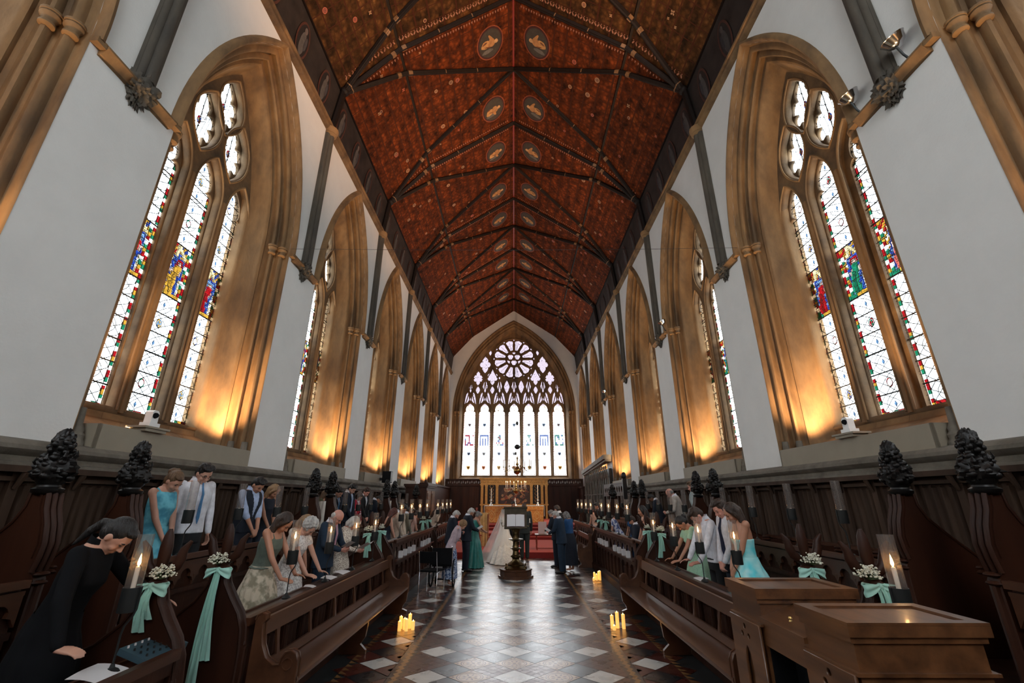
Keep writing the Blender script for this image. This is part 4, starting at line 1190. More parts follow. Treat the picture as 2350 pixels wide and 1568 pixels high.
# ---------------------------------------------------------------- chamber organ
def organ():
    r = empty('chamber_organ', (1.68, 2.62, 0)); r2 = r.location
    tag(r, 'low oak chamber organ with two square towers and grey metal pipes at lower right', 'organ')
    def P(nm, m_, mt=M_organ, sm=None, par=r):
        o = m_.build(nm, mt, par, sm); o.location = (-1.68, -2.62, 0) if par is r else (0, 0, 0); return o
    X0, X1 = 1.68, 2.36
    for nm, y0, y1, z in (('near', 2.60, 3.0, 1.35), ('far', 3.50, 3.92, 1.35)):
        m = MB(); m.box(X0 + .03, X1, y0, y1, .06, z - .05); m.box(X0, X1 + .04, y0 - .03, y1 + .02, z - .05, z)
        m.box(X0 + .01, X1 + .02, y0 - .015, y1 + .01, z - .08, z - .05); m.box(X0 + .005, X1 + .03, y0 - .02, y1 + .012, z - .22, z - .205)
        P('tower', m)
        m = MB(); m.prism([(X0 + .06, y0 + .03), (X1 - .04, y0 + .03), (X1 - .04, y1 - .05), (X0 + .06, y1 - .05)], lambda a, b: (a, b, z), lambda a, b: (a, b, z + .002))
        for (a0, a1, b0, b1) in ((X0 + .0, X0 + .07, y0 - .03, y1 + .02), (X1 - .03, X1 + .04, y0 - .03, y1 + .02), (X0 + .07, X1 - .03, y0 - .03, y0 + .03), (X0 + .07, X1 - .03, y1 - .05, y1 + .02)): m.box(a0, a1, b0, b1, z + .0005, z + .014)
        P('tower_lid', m)
        ym = (y0 + y1) / 2; hw = (y1 - y0) / 2
        holes = [[(ym + dx + .021 * math.cos(t), zz + .021 * math.sin(t)) for t in [2 * PI * i / 14 for i in range(14)]] for dx, zz in ((0, 1.085), (-.045, 1.03), (.045, 1.03))]
        holes.append([(ym + a, c) for a, c in trefoil_head(0, .05, .16, .86, .97, 0)])
        o = curve_plate('pierced_panel', [(y0, .06), (y1, .06), (y1, 1.13), (y0, 1.13)], holes, .02, .003, lambda a, c, d: (X0 + .005 + d, a, c), M_organ, r); o.location = (-1.68, -2.62, 0)
    m = MB(); m.box(X0 + .03, X0 + .05, 3.0, 3.5, 1.02, 1.16); m.box(X0 + .01, X1, 3.0, 3.5, 1.16, 1.19); m.box(X0 + .03, X1, 3.0, 3.5, .06, .2); m.box(X1 - .03, X1, 3.0, 3.5, .2, 1.16)
    P('middle_case', m); m = MB(); m.box(X0 + .20, X0 + .22, 3.0, 3.5, .06, 1.16); m.box(X0 + .05, X0 + .2, 3.001, 3.01, .06, 1.02); m.box(X0 + .05, X0 + .2, 3.49, 3.499, .06, 1.02); P('dark_recess', m, M_black)  # black sheets stand in for the shade inside the middle recess
    m = MB(); m.prism([(X0 + .02, 1.19), (X0 + .3, 1.19), (X0 + .3, 1.27), (X0 + .28, 1.27)], lambda a, b: (a, 3.0, b), lambda a, b: (a, 3.5, b)); m.box(X0 + .28, X1, 3.0, 3.5, 1.19, 1.275)
    P('sloping_lid', m)
    m = MB(); m.lathe([(.012, 0), (.008, .012), (.013, .02), (.008, .03)], 10, (X0 + .10, 3.27, 1.21)); P('knob', m, M_brass, 40)
    for k in range(13):
        y = 3.03 + k * .036; top = .96 - .030 * k if k < 12 else .60; m = MB()
        m.tube([(X0 + .10, y, .2), (X0 + .10, y, .26), (X0 + .10, y, top)], [.006, .0165, .0165], 10); P('organ_pipe', m, M_pipe, 40)
    for yy in (2.8, 3.71):
        for k in (-1, 0, 1):
            m = MB(); m.tube([(X0 + .10, yy + k * .036, .2), (X0 + .10, yy + k * .036, .26), (X0 + .10, yy + k * .036, .93 - .04 * abs(k))], [.006, .017, .017], 10); P('organ_pipe', m, M_pipe, 40)
    # dark recess behind the tower pipes is formed by the tower case itself
    return r
organ()

# ---------------------------------------------------------------- oil lamps on the desks
def lamp_parts(lit):
    r = empty('candle_lamp')
    m = MB(); m.lathe([(.045, 0), (.05, .012), (.035, .03), (.016, .04), (.012, .06)], 14); m.build('lamp_base', M_iron, r, 40)
    m = MB(); m.tube([(0, 0, .05), (0, 0, .22), (.01, 0, .27), (.05, 0, .33), (.062, 0, .37), (.062, 0, .50)], .0065, 8); m.build('stem', M_iron, r, 40)
    m = MB(); m.lathe([(.001, .35), (.054, .352), (.056, .36), (.056, .50), (.052, .50), (.050, .37)], 20, caps=False); m.box(.050, .064, -.008, .008, .37, .49); m.build('cup', M_iron, r, 40)
    m = MB(); m.lathe([(.049, .485), (.049, .83)], 22, caps=False); m.build('glass_chimney', M_chim, r, 60)
    m = MB(); m.lathe([(.014, .36), (.014, .62 if lit else .50), (.010, .625 if lit else .505), (.002, .622 if lit else .50)], 12); c = m.build('candle', M_wax, r, 40)
    if lit:
        m = MB(); m.lathe([(.001, .625), (.0085, .640), (.0095, .652), (.006, .672), (.0008, .70)], 10); m.build('flame', M_flame, r, 60)
        lt = bpy.data.lights.new('candle_light', 'POINT'); lt.energy = 1.6; lt.color = (1., .50, .18); lt.shadow_soft_size = .008
        lo = bpy.data.objects.new('candle_light', lt); COL.objects.link(lo); adopt(lo, r); lo.location = (0, 0, .665)
    return r
LIT, DIM = lamp_parts(True), lamp_parts(False)
used = [False, False]
LAMPN = {}
def lamp(x, y, z, lit, label, rz):
    p = LIT if lit else DIM; i = 0 if lit else 1
    o = p if not used[i] else copy_tree(p); used[i] = True
    o.location = (x, y, z); o.rotation_euler = (0, 0, rz)
    tag(o, label, 'lamp', 'lit candle lamps on the desks' if lit else 'unlit lamps on the back desks')
ORD = ['nearest', 'second', 'third', 'farthest']
FRONT_L = [(3.36, 0), (5.66, 1), (6.74, 1), (7.80, 1), (8.86, 1), (10.8, 2), (11.85, 2), (12.9, 2), (13.95, 2), (15.9, 3), (16.95, 3), (18.0, 3), (19.05, 3)]
for s in (-1, 1):
    cnt = {}
    for y, b in FRONT_L:
        k = cnt.get(b, 0); cnt[b] = k + 1
        z = FB[b][2] - .02
        desc = {0: 'on the desk nearest to the camera', 1: 'on the front desk beside the long bench', 2: 'on the front desk beyond the first gangway', 3: 'on the farthest front desk'}[b]
        o_ = '' if b == 0 else ', %s of four' % ORD[k]
        lamp(s * 2.60, y, z, True, 'lit candle lamp %s, %s side%s' % (desc, SIDE[s], o_), 0 if s < 0 else PI)
    for b, ys in ((1, (5.55, 6.55, 7.6, 8.6)), (2, (10.6, 11.55, 12.5, 13.5)), (3, (15.6, 16.7))):
        for k, y in enumerate(ys):
            lamp(s * 3.86, y, 1.335, False, 'unlit glass lamp, back desk %s, %s side, %s of row' % (WHERE[b], SIDE[s], ORD[k]), 0 if s < 0 else PI)

# ---------------------------------------------------------------- ribbons and posies on the gangway ends
def posy_mesh():
    m = MB(); st = MB(); rnd = random.Random(9)
    for k in range(150):
        p = Vector((rnd.gauss(0, 1), rnd.gauss(0, 1), rnd.gauss(0, 1))).normalized() * rnd.uniform(.04, .10); p.z = abs(p.z) * .9
        r = rnd.uniform(.006, .0105); m.ell(p, (r, r, r * .8), 6, 4)
        if k % 3 == 0: st.tube([(0, 0, -.02), p], .0014, 4)
    return m.mesh('blossoms', M_gyp), st.mesh('stems', M_leaf)
ME_BL, ME_ST = posy_mesh()
def cloth(path, wd, waves=3, amp=.012, matl=M_mint, nm='tail', n2=9, dirv=(1, 0, 0)):
    m = MB(); rows = []; d = Vector(dirv)
    for i, (p, k) in enumerate(path):
        p = Vector(p); rows.append([p + d * (wd * k * (j / (n2 - 1) - .5)) + Vector((0, -1, 0)) * (amp * math.sin(waves * PI * j / (n2 - 1) + i * .35)) for j in range(n2)])
    for a in range(len(rows) - 1):
        for j in range(n2 - 1): m.poly([rows[a][j], rows[a][j + 1], rows[a + 1][j + 1], rows[a + 1][j]])
    return m
def ribbon(x, y, z, tail, label, lean=0.):
    r = empty('ribbon_bow', (x, y, z)); tag(r, label, 'ribbon', 'mint ribbons on the bench ends')
    m = MB(); m.ell((0, -.055, .0), (.03, .028, .028), 10, 8)
    m.tube([(.05 * math.cos(t) * 1.35, .055 * math.sin(t), .005) for t in [2 * PI * i / 16 for i in range(17)]], .016, 8); m.build('knot', M_mint, r, 60)
    for sg in (-1, 1):
        path = []
        for i in range(13):
            t = 2 * PI * i / 12; path.append(((sg * (.06 - .06 * math.cos(t)) * 1.0, -.055 - .035 * math.sin(t), -.02 * (1 - math.cos(t)) + .012), .35 + .65 * (1 - math.cos(t)) / 2))
        cloth(path, .085, 3, .006, nm='loop', dirv=(0.1, 0, 1)).build('loop', M_mint, r, 60)
    for sg, L_ in ((-1, tail), (1, tail * .72)):
        path = [((sg * .012 + (sg * .035 + lean) * v * L_, -.06 - .03 * math.sin(v * 3) - .01 * (sg > 0), -L_ * v), .45 + .7 * v) for v in [i / 14 for i in range(15)]]
        cloth(path, .085, 4, .010).build('tail', M_mint, r, 60)
PY = [(3.80, 'on the near side of the first gangway'), (4.60, 'on the far side of the first gangway'), (9.10, 'on the near side of the second gangway'), (9.85, 'on the far side of the second gangway'), (14.35, 'on the near side of the third gangway'), (15.10, 'on the far side of the third gangway')]
for s in (-1, 1):
    for y, wh in PY:
        x = s * (X_FD - .02 + .315)
        r = empty('flower_posy', (x + (.07 if s < 0 else -.07) * (1 if y == 3.80 else -.2), y - .07, 1.40)); tag(r, 'white gypsophila posy, %s bench end %s' % (SIDE[s], wh), 'flowers', 'white posies on the bench ends')
        put(ME_BL, 'blossoms', r); put(ME_ST, 'stems', r)
        tl = {3.80: .30, 4.60: .98 if s < 0 else .5, 9.10: .40, 9.85: .62, 14.35: .4, 15.10: .5}[y]
        ribbon(x, y, 1.33, tl, 'mint ribbon bow, %s tails, %s bench end %s' % ('long' if tl > .6 else 'short', SIDE[s], wh), .0)

# ---------------------------------------------------------------- LED candles on the floor
def floor_candles(x, y, spec, where, grp):
    for k, (dx, dy, h) in enumerate(spec):
        m = MB(); rr = .028
        m.lathe([(rr, 0), (rr, h), (rr * .9, h + .003), (rr * .75, h - .006), (.004, h - .012)], 16)
        r = m.build('pillar_candle', M_led, None, 40); r.location = (x + dx, y + dy, 0)
        size = ['shortest', 'short', 'middling', 'tall', 'very tall', 'tallest'][sorted(range(len(spec)), key=lambda q: (spec[q][2], q)).index(k) if len(spec) <= 6 else 0]
        tag(r, 'glowing pillar candle on the tiles %s, %s of its cluster' % (where, size), 'candle', grp)
        m = MB(); m.lathe([(.0008, h - .008), (.004, h + .006), (.001, h + .02)], 8); m.build('flame', M_flame, r, 60)
floor_candles(-1.76, 8.1, [(-.06, -.06, .13), (-.07, .06, .17), (.0, .02, .15), (.05, -.07, .16), (.07, .08, .20), (.14, .0, .12)], 'beside the left bench', 'candles beside the left bench')
floor_candles(1.64, 8.2, [(-.06, .0, .18), (.03, .02, .22), (.12, -.02, .20), (-.05, -.10, .06)], 'beside the right bench', 'candles beside the right bench')
floor_candles(2.12, 12.7, [(-.09, -.1, .06), (-.05, .0, .17), (.0, -.05, .14), (.07, .05, .19), (.09, -.03, .21)], 'below the right front desk', 'candles below the right front desk')

# ---------------------------------------------------------------- brass book stand in the aisle
r = empty('brass_lectern', (.04, 13.1, 0)); tag(r, 'tall brass lectern with an open book in the middle of the aisle', 'lectern')
m = MB(); m.lathe([(.47, 0), (.47, .05), (.42, .06), (.42, .17), (.44, .18), (.44, .21), (.2, .22)], 8); m.build('base', M_bench, r)
m = MB(); m.lathe([(.30, .21), (.31, .23), (.27, .26), (.22, .30), (.24, .32), (.18, .36), (.11, .40), (.09, .44), (.10, .47), (.14, .50), (.14, .52), (.09, .55), (.075, .64), (.10, .68), (.15, .70), (.15, .715), (.09, .735), (.075, .80), (.075, .87), (.12, .90), (.20, .925), (.20, .94), (.10, .96), (.085, 1.05), (.10, 1.13), (.14, 1.18), (.16, 1.22)], 24)
for t in range(4):
    a = PI / 4 + t * PI / 2; m.ell((.33 * math.cos(a), .33 * math.sin(a), .24), (.05, .05, .03), 8, 6); m.ell((.37 * math.cos(a), .37 * math.sin(a), .28), (.025, .025, .03), 8, 6)
m.build('pillar', M_brassd, r, 40)
M_bronze = mat('dark_bronze', (.07, .055, .035), .4, metal=.8, var=.4, scale=8)
RM = Matrix.Translation((0, -.05, 1.48)) @ Matrix.Rotation(math.radians(-22), 4, 'X')
m = MB(); m.box(-.31, .31, -.02, .02, -.29, .27, RM); m.box(-.33, .33, -.04, .03, .25, .29, RM); m.box(-.31, .31, -.07, 0, -.31, -.28, RM)
m.build('book_rest', M_bronze, r)
for sg in (-1, 1):
    m = MB(); m.tube([(sg * .30, 0, 1.28), (sg * .36, 0, 1.25), (sg * .39, 0, 1.30), (sg * .39, 0, 1.33)], .01, 8); m.lathe([(.01, 0), (.035, .01), (.035, .02), (.012, .025)], 12, (sg * .39, 0, 1.33)); c = m.build('candle_branch', M_brassd, r, 40)
    m = MB(); m.lathe([(.014, 0), (.014, .10), (.003, .11)], 10, (sg * .39, 0, 1.35)); m.build('candle', M_wax, c, 40)
bk = empty('open_book', (.04, 13.1, 0)); tag(bk, 'large open book with white pages resting on the brass lectern', 'book')
m = MB(); m.box(-.25, .25, -.035, -.022, -.26, .08, RM)
m.build('cover', mat('maroon_leather', (.08, .012, .018), .5), bk)
for sg in (-1, 1):
    m = MB(); rows = []
    for i in range(9):
        u = i / 8 * .235; d = -.04 - .022 * math.sin(PI * min(1, i / 8 + .12)); rows.append([RM @ Vector((sg * (u + .004), d, -.25)), RM @ Vector((sg * (u + .004), d, .07))])
    for a, b in zip(rows[:-1], rows[1:]): m.poly([a[0], b[0], b[1], a[1]])
    m.build('page_block', mat('book_page', (.72, .72, .74), .7), bk)

# ---------------------------------------------------------------- chandeliers
def chandelier(x, y, z, R_, lit, label):
    r = empty('chandelier', (x, y, z)); tag(r, label, 'chandelier')
    m = MB(); m.lathe([(.001, -.12), (.03, -.11), (.05, -.08), (.02, -.05), (.06, -.02), (.15, .06), (.17, .14), (.14, .22), (.06, .27), (.035, .34), (.07, .38), (.07, .42), (.03, .46), (.03, .62), (.05, .66), (.02, .72), (.015, .80)], 24); m.build('body', M_brass, r, 50)
    m = MB(); m.tube([(0, 0, .8), (0, 0, 16.73 - z)], .008, 6); m.ell((0, 0, 1.15), (.13, .13, .11), 16, 10); m.ell((0, 0, 2.2), (.06, .06, .10), 12, 8); m.build('suspension', M_iron, r, 50)
    for k in range(8):
        a = 2 * PI * k / 8 + .2; c, s_ = math.cos(a), math.sin(a); q = MB()
        q.tube([(c * .12 * 1, s_ * .12, .12), (c * R_ * .45, s_ * R_ * .45, .30), (c * R_ * .7, s_ * R_ * .7, .12), (c * R_ * .92, s_ * R_ * .92, .08), (c * R_, s_ * R_, .22), (c * R_, s_ * R_, .26)], .014, 7)
        q.lathe([(.02, 0), (.06, .01), (.062, .02), (.02, .03), (.026, .07)], 12, (c * R_, s_ * R_, .25)); arm = q.build('arm', M_brass, r, 50)
        q = MB(); q.lathe([(.018, .28), (.018, .58), (.004, .59)], 10, (c * R_, s_ * R_, 0)); q.build('candle', M_wax, arm, 40)
        if lit:
            q = MB(); q.lathe([(.001, .59), (.010, .61), (.001, .66)], 8, (c * R_, s_ * R_, 0)); q.build('flame', M_flame, arm, 60)
    return r
chandelier(.14, 20.0, 3.02, .62, False, 'brass chandelier with pale candles hanging before the east window')
chandelier(.10, 26.4, 2.30, .58, True, 'lit brass chandelier hanging low in front of the altarpiece')

# ---------------------------------------------------------------- east end
m = MB(); XW = 3.45
SIDE_FLOOR = None
m.box(-XW, XW, 17.1, EAST, 0, .2)
tn += 1; struct(m.build('trim_%d' % tn, M_carpet))
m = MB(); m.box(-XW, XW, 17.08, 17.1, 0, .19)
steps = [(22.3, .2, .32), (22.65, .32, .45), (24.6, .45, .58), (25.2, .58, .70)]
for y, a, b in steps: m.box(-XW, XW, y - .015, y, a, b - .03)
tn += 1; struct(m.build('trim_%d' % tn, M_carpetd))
m = MB()
for (y, a, b), nx in zip(steps, [22.65, 24.6, 25.2, EAST]): m.box(-XW, XW, y, nx, .2, b)
tn += 1; struct(m.build('trim_%d' % tn, M_carpet))
m = MB()
for s in (-1, 1): m.box(*sorted((s * XW, s * 5.0)), 19.5, EAST, 0, .2)
tn += 1; struct(m.build('trim_%d' % tn, M_wood))
# panelling of the east wall with pierced cresting
for s in (-1, 1):
    m = MB(); m.box(*sorted((s * 2.3, s * 4.95)), EAST - .35, EAST - .25, .2, 2.95)
    for k in range(7): m.box(*sorted((s * (2.4 + .42 * k), s * (2.44 + .42 * k))), EAST - .38, EAST - .35, .4, 2.85)
    m.box(*sorted((s * 2.3, s * 4.95)), EAST - .42, EAST - .2, 2.88, 2.97); m.box(*sorted((s * 2.3, s * 4.95)), EAST - .42, EAST - .2, 3.30, 3.36)
    tn += 1; struct(m.build('trim_%d' % tn, M_wood))
    holes = []
    for k in range(8):
        cx = s * (2.5 + k * .31)
        for sg in (-1, 1): holes.append([(cx + sg * .07 + .05 * math.cos(t), 3.13 + .09 * math.sin(t) + sg * .02) for t in [2 * PI * i / 12 for i in range(12)]])
    tn += 1; struct(curve_plate('trim_%d' % tn, [(min(s * 2.3, s * 4.95), 2.97), (max(s * 2.3, s * 4.95), 2.97), (max(s * 2.3, s * 4.95), 3.30), (min(s * 2.3, s * 4.95), 3.30)], holes, .03, .004, lambda a, b, c: (a, EAST - .32 + c, b), M_wood))
# dark side panelling near the altar
for s in (-1, 1):
    m = MB(); m.box(*sorted((s * 4.62, s * 4.98)), 24.2 if s < 0 else 31.2, EAST - .3, .2, 2.75); m.box(*sorted((s * 4.55, s * 4.99)), 24.2 if s < 0 else 31.2, EAST - .3, 2.7, 2.8)
    tn += 1; struct(m.build('trim_%d' % tn, M_wood))
# altarpiece
r = empty('altarpiece', (0, EAST - .5, .7)); tag(r, 'gilded altarpiece with columns framing a dark painting below the east window', 'altarpiece')
YA = 0
m = MB(); m.box(-2.42, 2.42, 0, .25, 0, 2.5); m.build('backboard', M_wood, r)
m = MB(); m.box(-2.5, 2.5, -.16, .25, 2.62, 2.72); m.box(-2.45, 2.45, -.10, .25, 2.56, 2.62); m.box(-2.4, 2.4, -.06, .25, 2.30, 2.56); m.box(-2.45, 2.45, -.10, .2, 2.24, 2.30); m.box(-2.42, 2.42, -.10, .2, .88, .96)
for k in range(34): m.ell((-2.3 + k * .139, -.07, 2.43), (.045, .02, .07 if k % 2 else .04), 8, 6)
m.build('cornice', M_gold, r)
for x in (-2.28, -1.98, -1.22, 1.22, 1.98, 2.28):
    m = MB(); m.box(x - .09, x + .09, -.10, .0, .96, 2.14); m.box(x - .11, x + .11, -.12, .0, 2.14, 2.24); m.box(x - .11, x + .11, -.12, .0, .86, .96)
    for e in (-.05, 0, .05): m.box(x + e - .012, x + e + .012, -.112, -.1, 1.0, 2.1)
    m.box(x - .07, x + .07, -.06, 0, 0, .86); m.build('column', M_gold, r)
m = MB(); rp_ = random.Random(21)
m.col = (.035, .018, .014); m.poly([(-1.12, -.02, .98), (1.12, -.02, .98), (1.12, -.02, 2.24), (-1.12, -.02, 2.24)])
for k in range(70):
    x = rp_.uniform(-1.0, 1.0); z = rp_.uniform(1.02, 2.05) if rp_.random() < .8 else rp_.uniform(1.8, 2.2)
    m.col = rp_.choice([(.30, .07, .03), (.22, .05, .03), (.34, .16, .07), (.12, .05, .03), (.10, .07, .07), (.40, .22, .12), (.05, .03, .03)])
    a, b = rp_.uniform(.04, .13), rp_.uniform(.05, .2); an = rp_.uniform(0, PI); y = -.022 - .0006 * k
    m.poly([(max(-1.1, min(1.1, x + a * math.cos(t) * math.cos(an) - b * math.sin(t) * math.sin(an))), y, max(.99, min(2.22, z + a * math.cos(t) * math.sin(an) + b * math.sin(t) * math.cos(an)))) for t in [2 * PI * i / 10 for i in range(10)]])
m.build('painting', mat('dark_painting', attr=True, rough=.5, var=.4, scale=8), r)
for x in (-1.6, 1.6):
    m = MB(); m.box(x - .27, x + .27, -.02, 0, .98, 2.24); m.cur = 1
    for k in range(5):
        for sg in (-1, 1): m.tube([(x, -.03, 1.05 + k * .24), (x + sg * .10, -.03, 1.12 + k * .24), (x + sg * .15, -.03, 1.2 + k * .24), (x + sg * .07, -.03, 1.24 + k * .24)], [.014, .014, .01, .016], 5)
    m.build('arabesque_panel', [M_carv, M_gold], r)
# altar
r = empty('altar', (0, 27.4, .70)); tag(r, 'altar with orange and gold brocade frontal and white cloth', 'altar')
m = MB(); m.box(-1.70, 1.70, -.38, .40, 0, .90); m.build('table', M_wood, r)
mf = bpy.data.materials.new('brocade'); mf.use_nodes = True; nt = mf.node_tree; bb = nt.nodes['Principled BSDF']; bb.inputs['Roughness'].default_value = .55
tcn = nt.nodes.new('ShaderNodeTexCoord'); wv = nt.nodes.new('ShaderNodeTexVoronoi'); wv.feature = 'DISTANCE_TO_EDGE'; wv.inputs['Scale'].default_value = 5.5; rr_ = nt.nodes.new('ShaderNodeValToRGB')
rr_.color_ramp.elements[0].color = (.70, .40, .12, 1); rr_.color_ramp.elements[1].color = (.62, .25, .05, 1); rr_.color_ramp.elements[1].position = .10; nt.links.new(tcn.outputs['Object'], wv.inputs[0]); nt.links.new(wv.outputs[0], rr_.inputs[0]); nt.links.new(rr_.outputs[0], bb.inputs['Base Color'])
m = MB(); m.box(-1.68, 1.68, -.40, -.385, .02, .70); f_ = m.build('frontal', mf, r)
m = MB(); m.cur = 0
for x in (-1.3, -.78, -.26, .26, .78, 1.3):
    for sc_ in (1., .55):
        pts = [(x + a * sc_ * .24, -.405, .36 + b * sc_ * .32) for a, b in ((0, 1), (.5, .55), (.85, .1), (.8, -.4), (.35, -.75), (0, -1), (-.35, -.75), (-.8, -.4), (-.85, .1), (-.5, .55), (0, 1))]; m.tube(pts, .012, 5)
m.build('embroidery', mat('gold_thread', (.72, .50, .20), .5), f_)
m = MB(); m.box(-1.70, 1.70, -.415, -.38, .70, .89); n0 = 0
for k in range(34): m.box(-1.68 + k * .1, -1.62 + k * .1, -.42, -.41, .68, .72)
m.build('superfrontal', mf, r)
m = MB(); m.box(-1.73, 1.73, -.42, .42, .90, .925); m.box(-1.745, -1.72, -.42, .42, .35, .925); m.box(1.72, 1.745, -.42, .42, .35, .925); m.build('altar_cloth', mat('white_linen', (.74, .72, .66), .8), r)
def altar_candle(x, h, label, s0=1.):
    r = empty('altar_candlestick', (x, 27.5, 1.625)); tag(r, label, 'candlestick', None)
    m = MB(); m.lathe([(.11, 0), (.10, .03), (.05, .10), (.03, .14), (.045, .17), (.02, .20), (.02, .26), (.07, .29), (.075, .31), (.02, .32)], 16); m.build('stand', mat('silver', (.75, .72, .68), .25, metal=1.), r, 50)
    m = MB(); m.lathe([(.026, .32), (.026, .32 + h), (.005, .33 + h)], 12); m.build('candle', M_wax, r, 50)
altar_candle(-1.36, .62, 'silver candlestick with tall white candle on the left of the altar'); altar_candle(1.40, .82, 'silver candlestick with taller white candle on the right of the altar'); altar_candle(.06, .10, 'short silver candlestick at the middle of the altar')
# gold brocade draped stand, chair, side table
r = empty('draped_stand', (-1.22, 19.0, .2)); tag(r, 'tall stand draped in pale gold brocade left of the bride', 'stand')
m = MB(); rows = [[(-.20 + .40 * i / 10, -.03 - .012 * math.sin(i * 1.9), z) for i in range(11)] for z in (.02, .6, 1.25)]
for a, b in zip(rows[:-1], rows[1:]):
    for i in range(10): m.poly([a[i], a[i + 1], b[i + 1], b[i]])
m.box(-.20, .20, -.02, .02, .02, 1.25); m.build('brocade_drape', mat('pale_brocade', (.55, .36, .14), .6, col2=(.36, .22, .08), scale=7), r)
m = MB()
for x, y in ((-.17, -.15), (.17, -.15), (-.17, .18), (.17, .18)): m.tube([(x, y, 0), (x, y * .3, 1.2)], .02, 6)
m.build('frame', mat('red_wood', (.20, .03, .015), .4), r)
r = empty('easel', (-1.52, 18.7, .2)); tag(r, 'red wooden folding easel beside the gold draped stand', 'easel')
for a, b in (((-.2, -.1, 0), (.05, 0, 1.45)), ((.25, -.1, 0), (.0, 0, 1.45)), ((0, .3, 0), (.02, 0, 1.4))):
    m = MB(); m.tube([a, b], .022, 6); m.build('leg', MATS['red_wood'], r)
m = MB(); m.box(-.22, .26, -.1, -.06, .42, .46); m.box(-.12, .16, -.06, -.03, .9, .94); m.build('ledge', MATS['red_wood'], r)
r = empty('side_table', (1.2, 18.0, .2)); tag(r, 'small dark red table with turned legs right of the couple', 'table')
m = MB(); m.box(-.42, .42, -.28, .28, .50, .53); m.build('table_top', M_bench, r)
for x in (-.36, .36):
    for y in (-.22, .22):
        m = MB(); m.lathe([(.018, 0), (.022, .08), (.015, .12), (.024, .25), (.015, .4), (.022, .5)], 10, (x, y, 0)); m.build('leg', MATS['red_wood'], r, 50)
m = MB(); m.box(-.36, .36, -.23, -.21, .05, .08); m.build('stretcher', MATS['red_wood'], r)
for k, (x, h, rr2, nm, lb) in enumerate(((-.02, .13, .045, 'jug', 'pale jug on the small red table'), (.16, .09, .03, 'cup', 'small brass cup on the small red table, left of the pale one'), (.28, .10, .03, 'cup', 'pale cup on the small red table, rightmost'))):
    m = MB(); m.lathe([(rr2 * .7, 0), (rr2, h * .3), (rr2 * .8, h * .8), (rr2 * .9, h)], 14); o = m.build(nm, M_brass if k == 1 else M_paper, None, 50); o.location = (1.2 + x, 18.0, .73); tag(o, lb, nm)
m = MB(); m.box(-.16, .16, -.01, .01, 0, .42); o = m.build('display_card', mat('mauve_card', (.42, .33, .35), .8), None); o.location = (1.08, 18.22, .73); tag(o, 'mauve card propped up on the small red table', 'card')
# cupboard and loudspeaker, left
r = empty('oak_cupboard', (-4.0, 19.8, .2)); tag(r, 'tall dark oak cupboard with projecting cornice by the left wall', 'cupboard')
m = MB(); m.box(-.43, .43, -1.0, 1.0, 0, 2.28); m.build('case', M_wood, r)
m = MB(); m.box(-.50, .50, -1.07, 1.07, 2.28, 2.36); m.box(-.47, .47, -1.04, 1.04, 2.22, 2.28); m.ell((.35, -.9, 2.42), (.06, .06, .11), 10, 8); m.build('cornice', M_wood, r)
for y in (-.5, .5):
    m = MB(); m.box(.43, .45, y - .42, y + .42, .2, 2.1); m.box(.45, .47, y - .34, y + .34, .3, 2.0); m.build('door', M_organ, r)  # lighter oak on this side stands in for warm light falling on it
r = empty('loudspeaker', (-4.62, 16.6, 2.5)); tag(r, 'black box loudspeaker on the left wall string course', 'speaker')
m = MB(); m.box(-.14, .16, -.14, .14, .02, .42); m.build('cabinet', M_black, r); m = MB(); m.box(.16, .165, -.12, .12, .04, .40); m.build('grille', M_iron, r); m = MB(); m.box(-.3, -.14, -.03, .03, .1, .2); m.build('bracket', M_iron, r)
# carved screen and parapet, right
r = empty('tracery_screen', (4.75, 26.6, 0)); tag(r, 'tall grey carved tracery screen by the right wall near the altar', 'screen')
def ztop(y): return 4.12 - (y - 23.0) * .045
m = MB(); m.prism([(-3.6, ztop(23)), (4.2, ztop(30.8)), (4.2, ztop(30.8) - .22), (-3.6, ztop(23) - .22)], lambda a, b: (-.20, a, b), lambda a, b: (.2, a, b)); m.prism([(-3.55, ztop(23) - .22), (4.15, ztop(30.8) - .22), (4.15, ztop(30.8) - .32), (-3.55, ztop(23) - .32)], lambda a, b: (-.12, a, b), lambda a, b: (.2, a, b)); m.build('cornice', M_stoned, r)
m = MB(); m.box(.06, .2, -3.5, 4.1, .2, 3.45); m.build('back_panel', M_carv, r)
m = MB()
for k in range(16):
    y = -3.5 + k * .507; m.tube([(-.02, y, .2), (-.02, y, 3.0)], .05 if k % 2 == 0 else .03, 6)
    if k < 15: m.tube([(-.04, y, 3.0), (-.04, y + .12, 3.25), (-.04, y + .25, 3.42), (-.04, y + .38, 3.25), (-.04, y + .5, 3.0)], .028, 6); m.tube([(-.03, y + .06, 2.9), (-.03, y + .25, 3.12), (-.03, y + .44, 2.9)], .018, 5); m.ell((-.05, y + .25, 3.5), (.05, .06, .1), 8, 6); m.ell((-.05, y, 3.1), (.05, .05, .12), 8, 6)
m.build('tracery', M_stoned, r, 50)
r = empty('pierced_parapet', (4.5, 20.7, 0)); tag(r, 'dark oak canopy with pierced quatrefoil parapet by the right wall', 'stall canopy')
holes = []
for k in range(9):
    for j in range(2): holes.append([(18.9 + k * .42 + (.11 + .03 * abs(math.cos(2 * t))) * math.cos(t), 2.36 + j * .0 + (.10 + .03 * abs(math.cos(2 * t))) * math.sin(t)) for t in [2 * PI * i / 20 for i in range(20)]]) if j == 0 else None
o = curve_plate('parapet', [(18.6, 2.15), (22.6, 2.15), (22.6, 2.6), (18.6, 2.6)], holes, .05, .005, lambda a, b, c: (4.42 + c, a, b), M_wood, r); o.location = (-4.5, -20.7, 0)
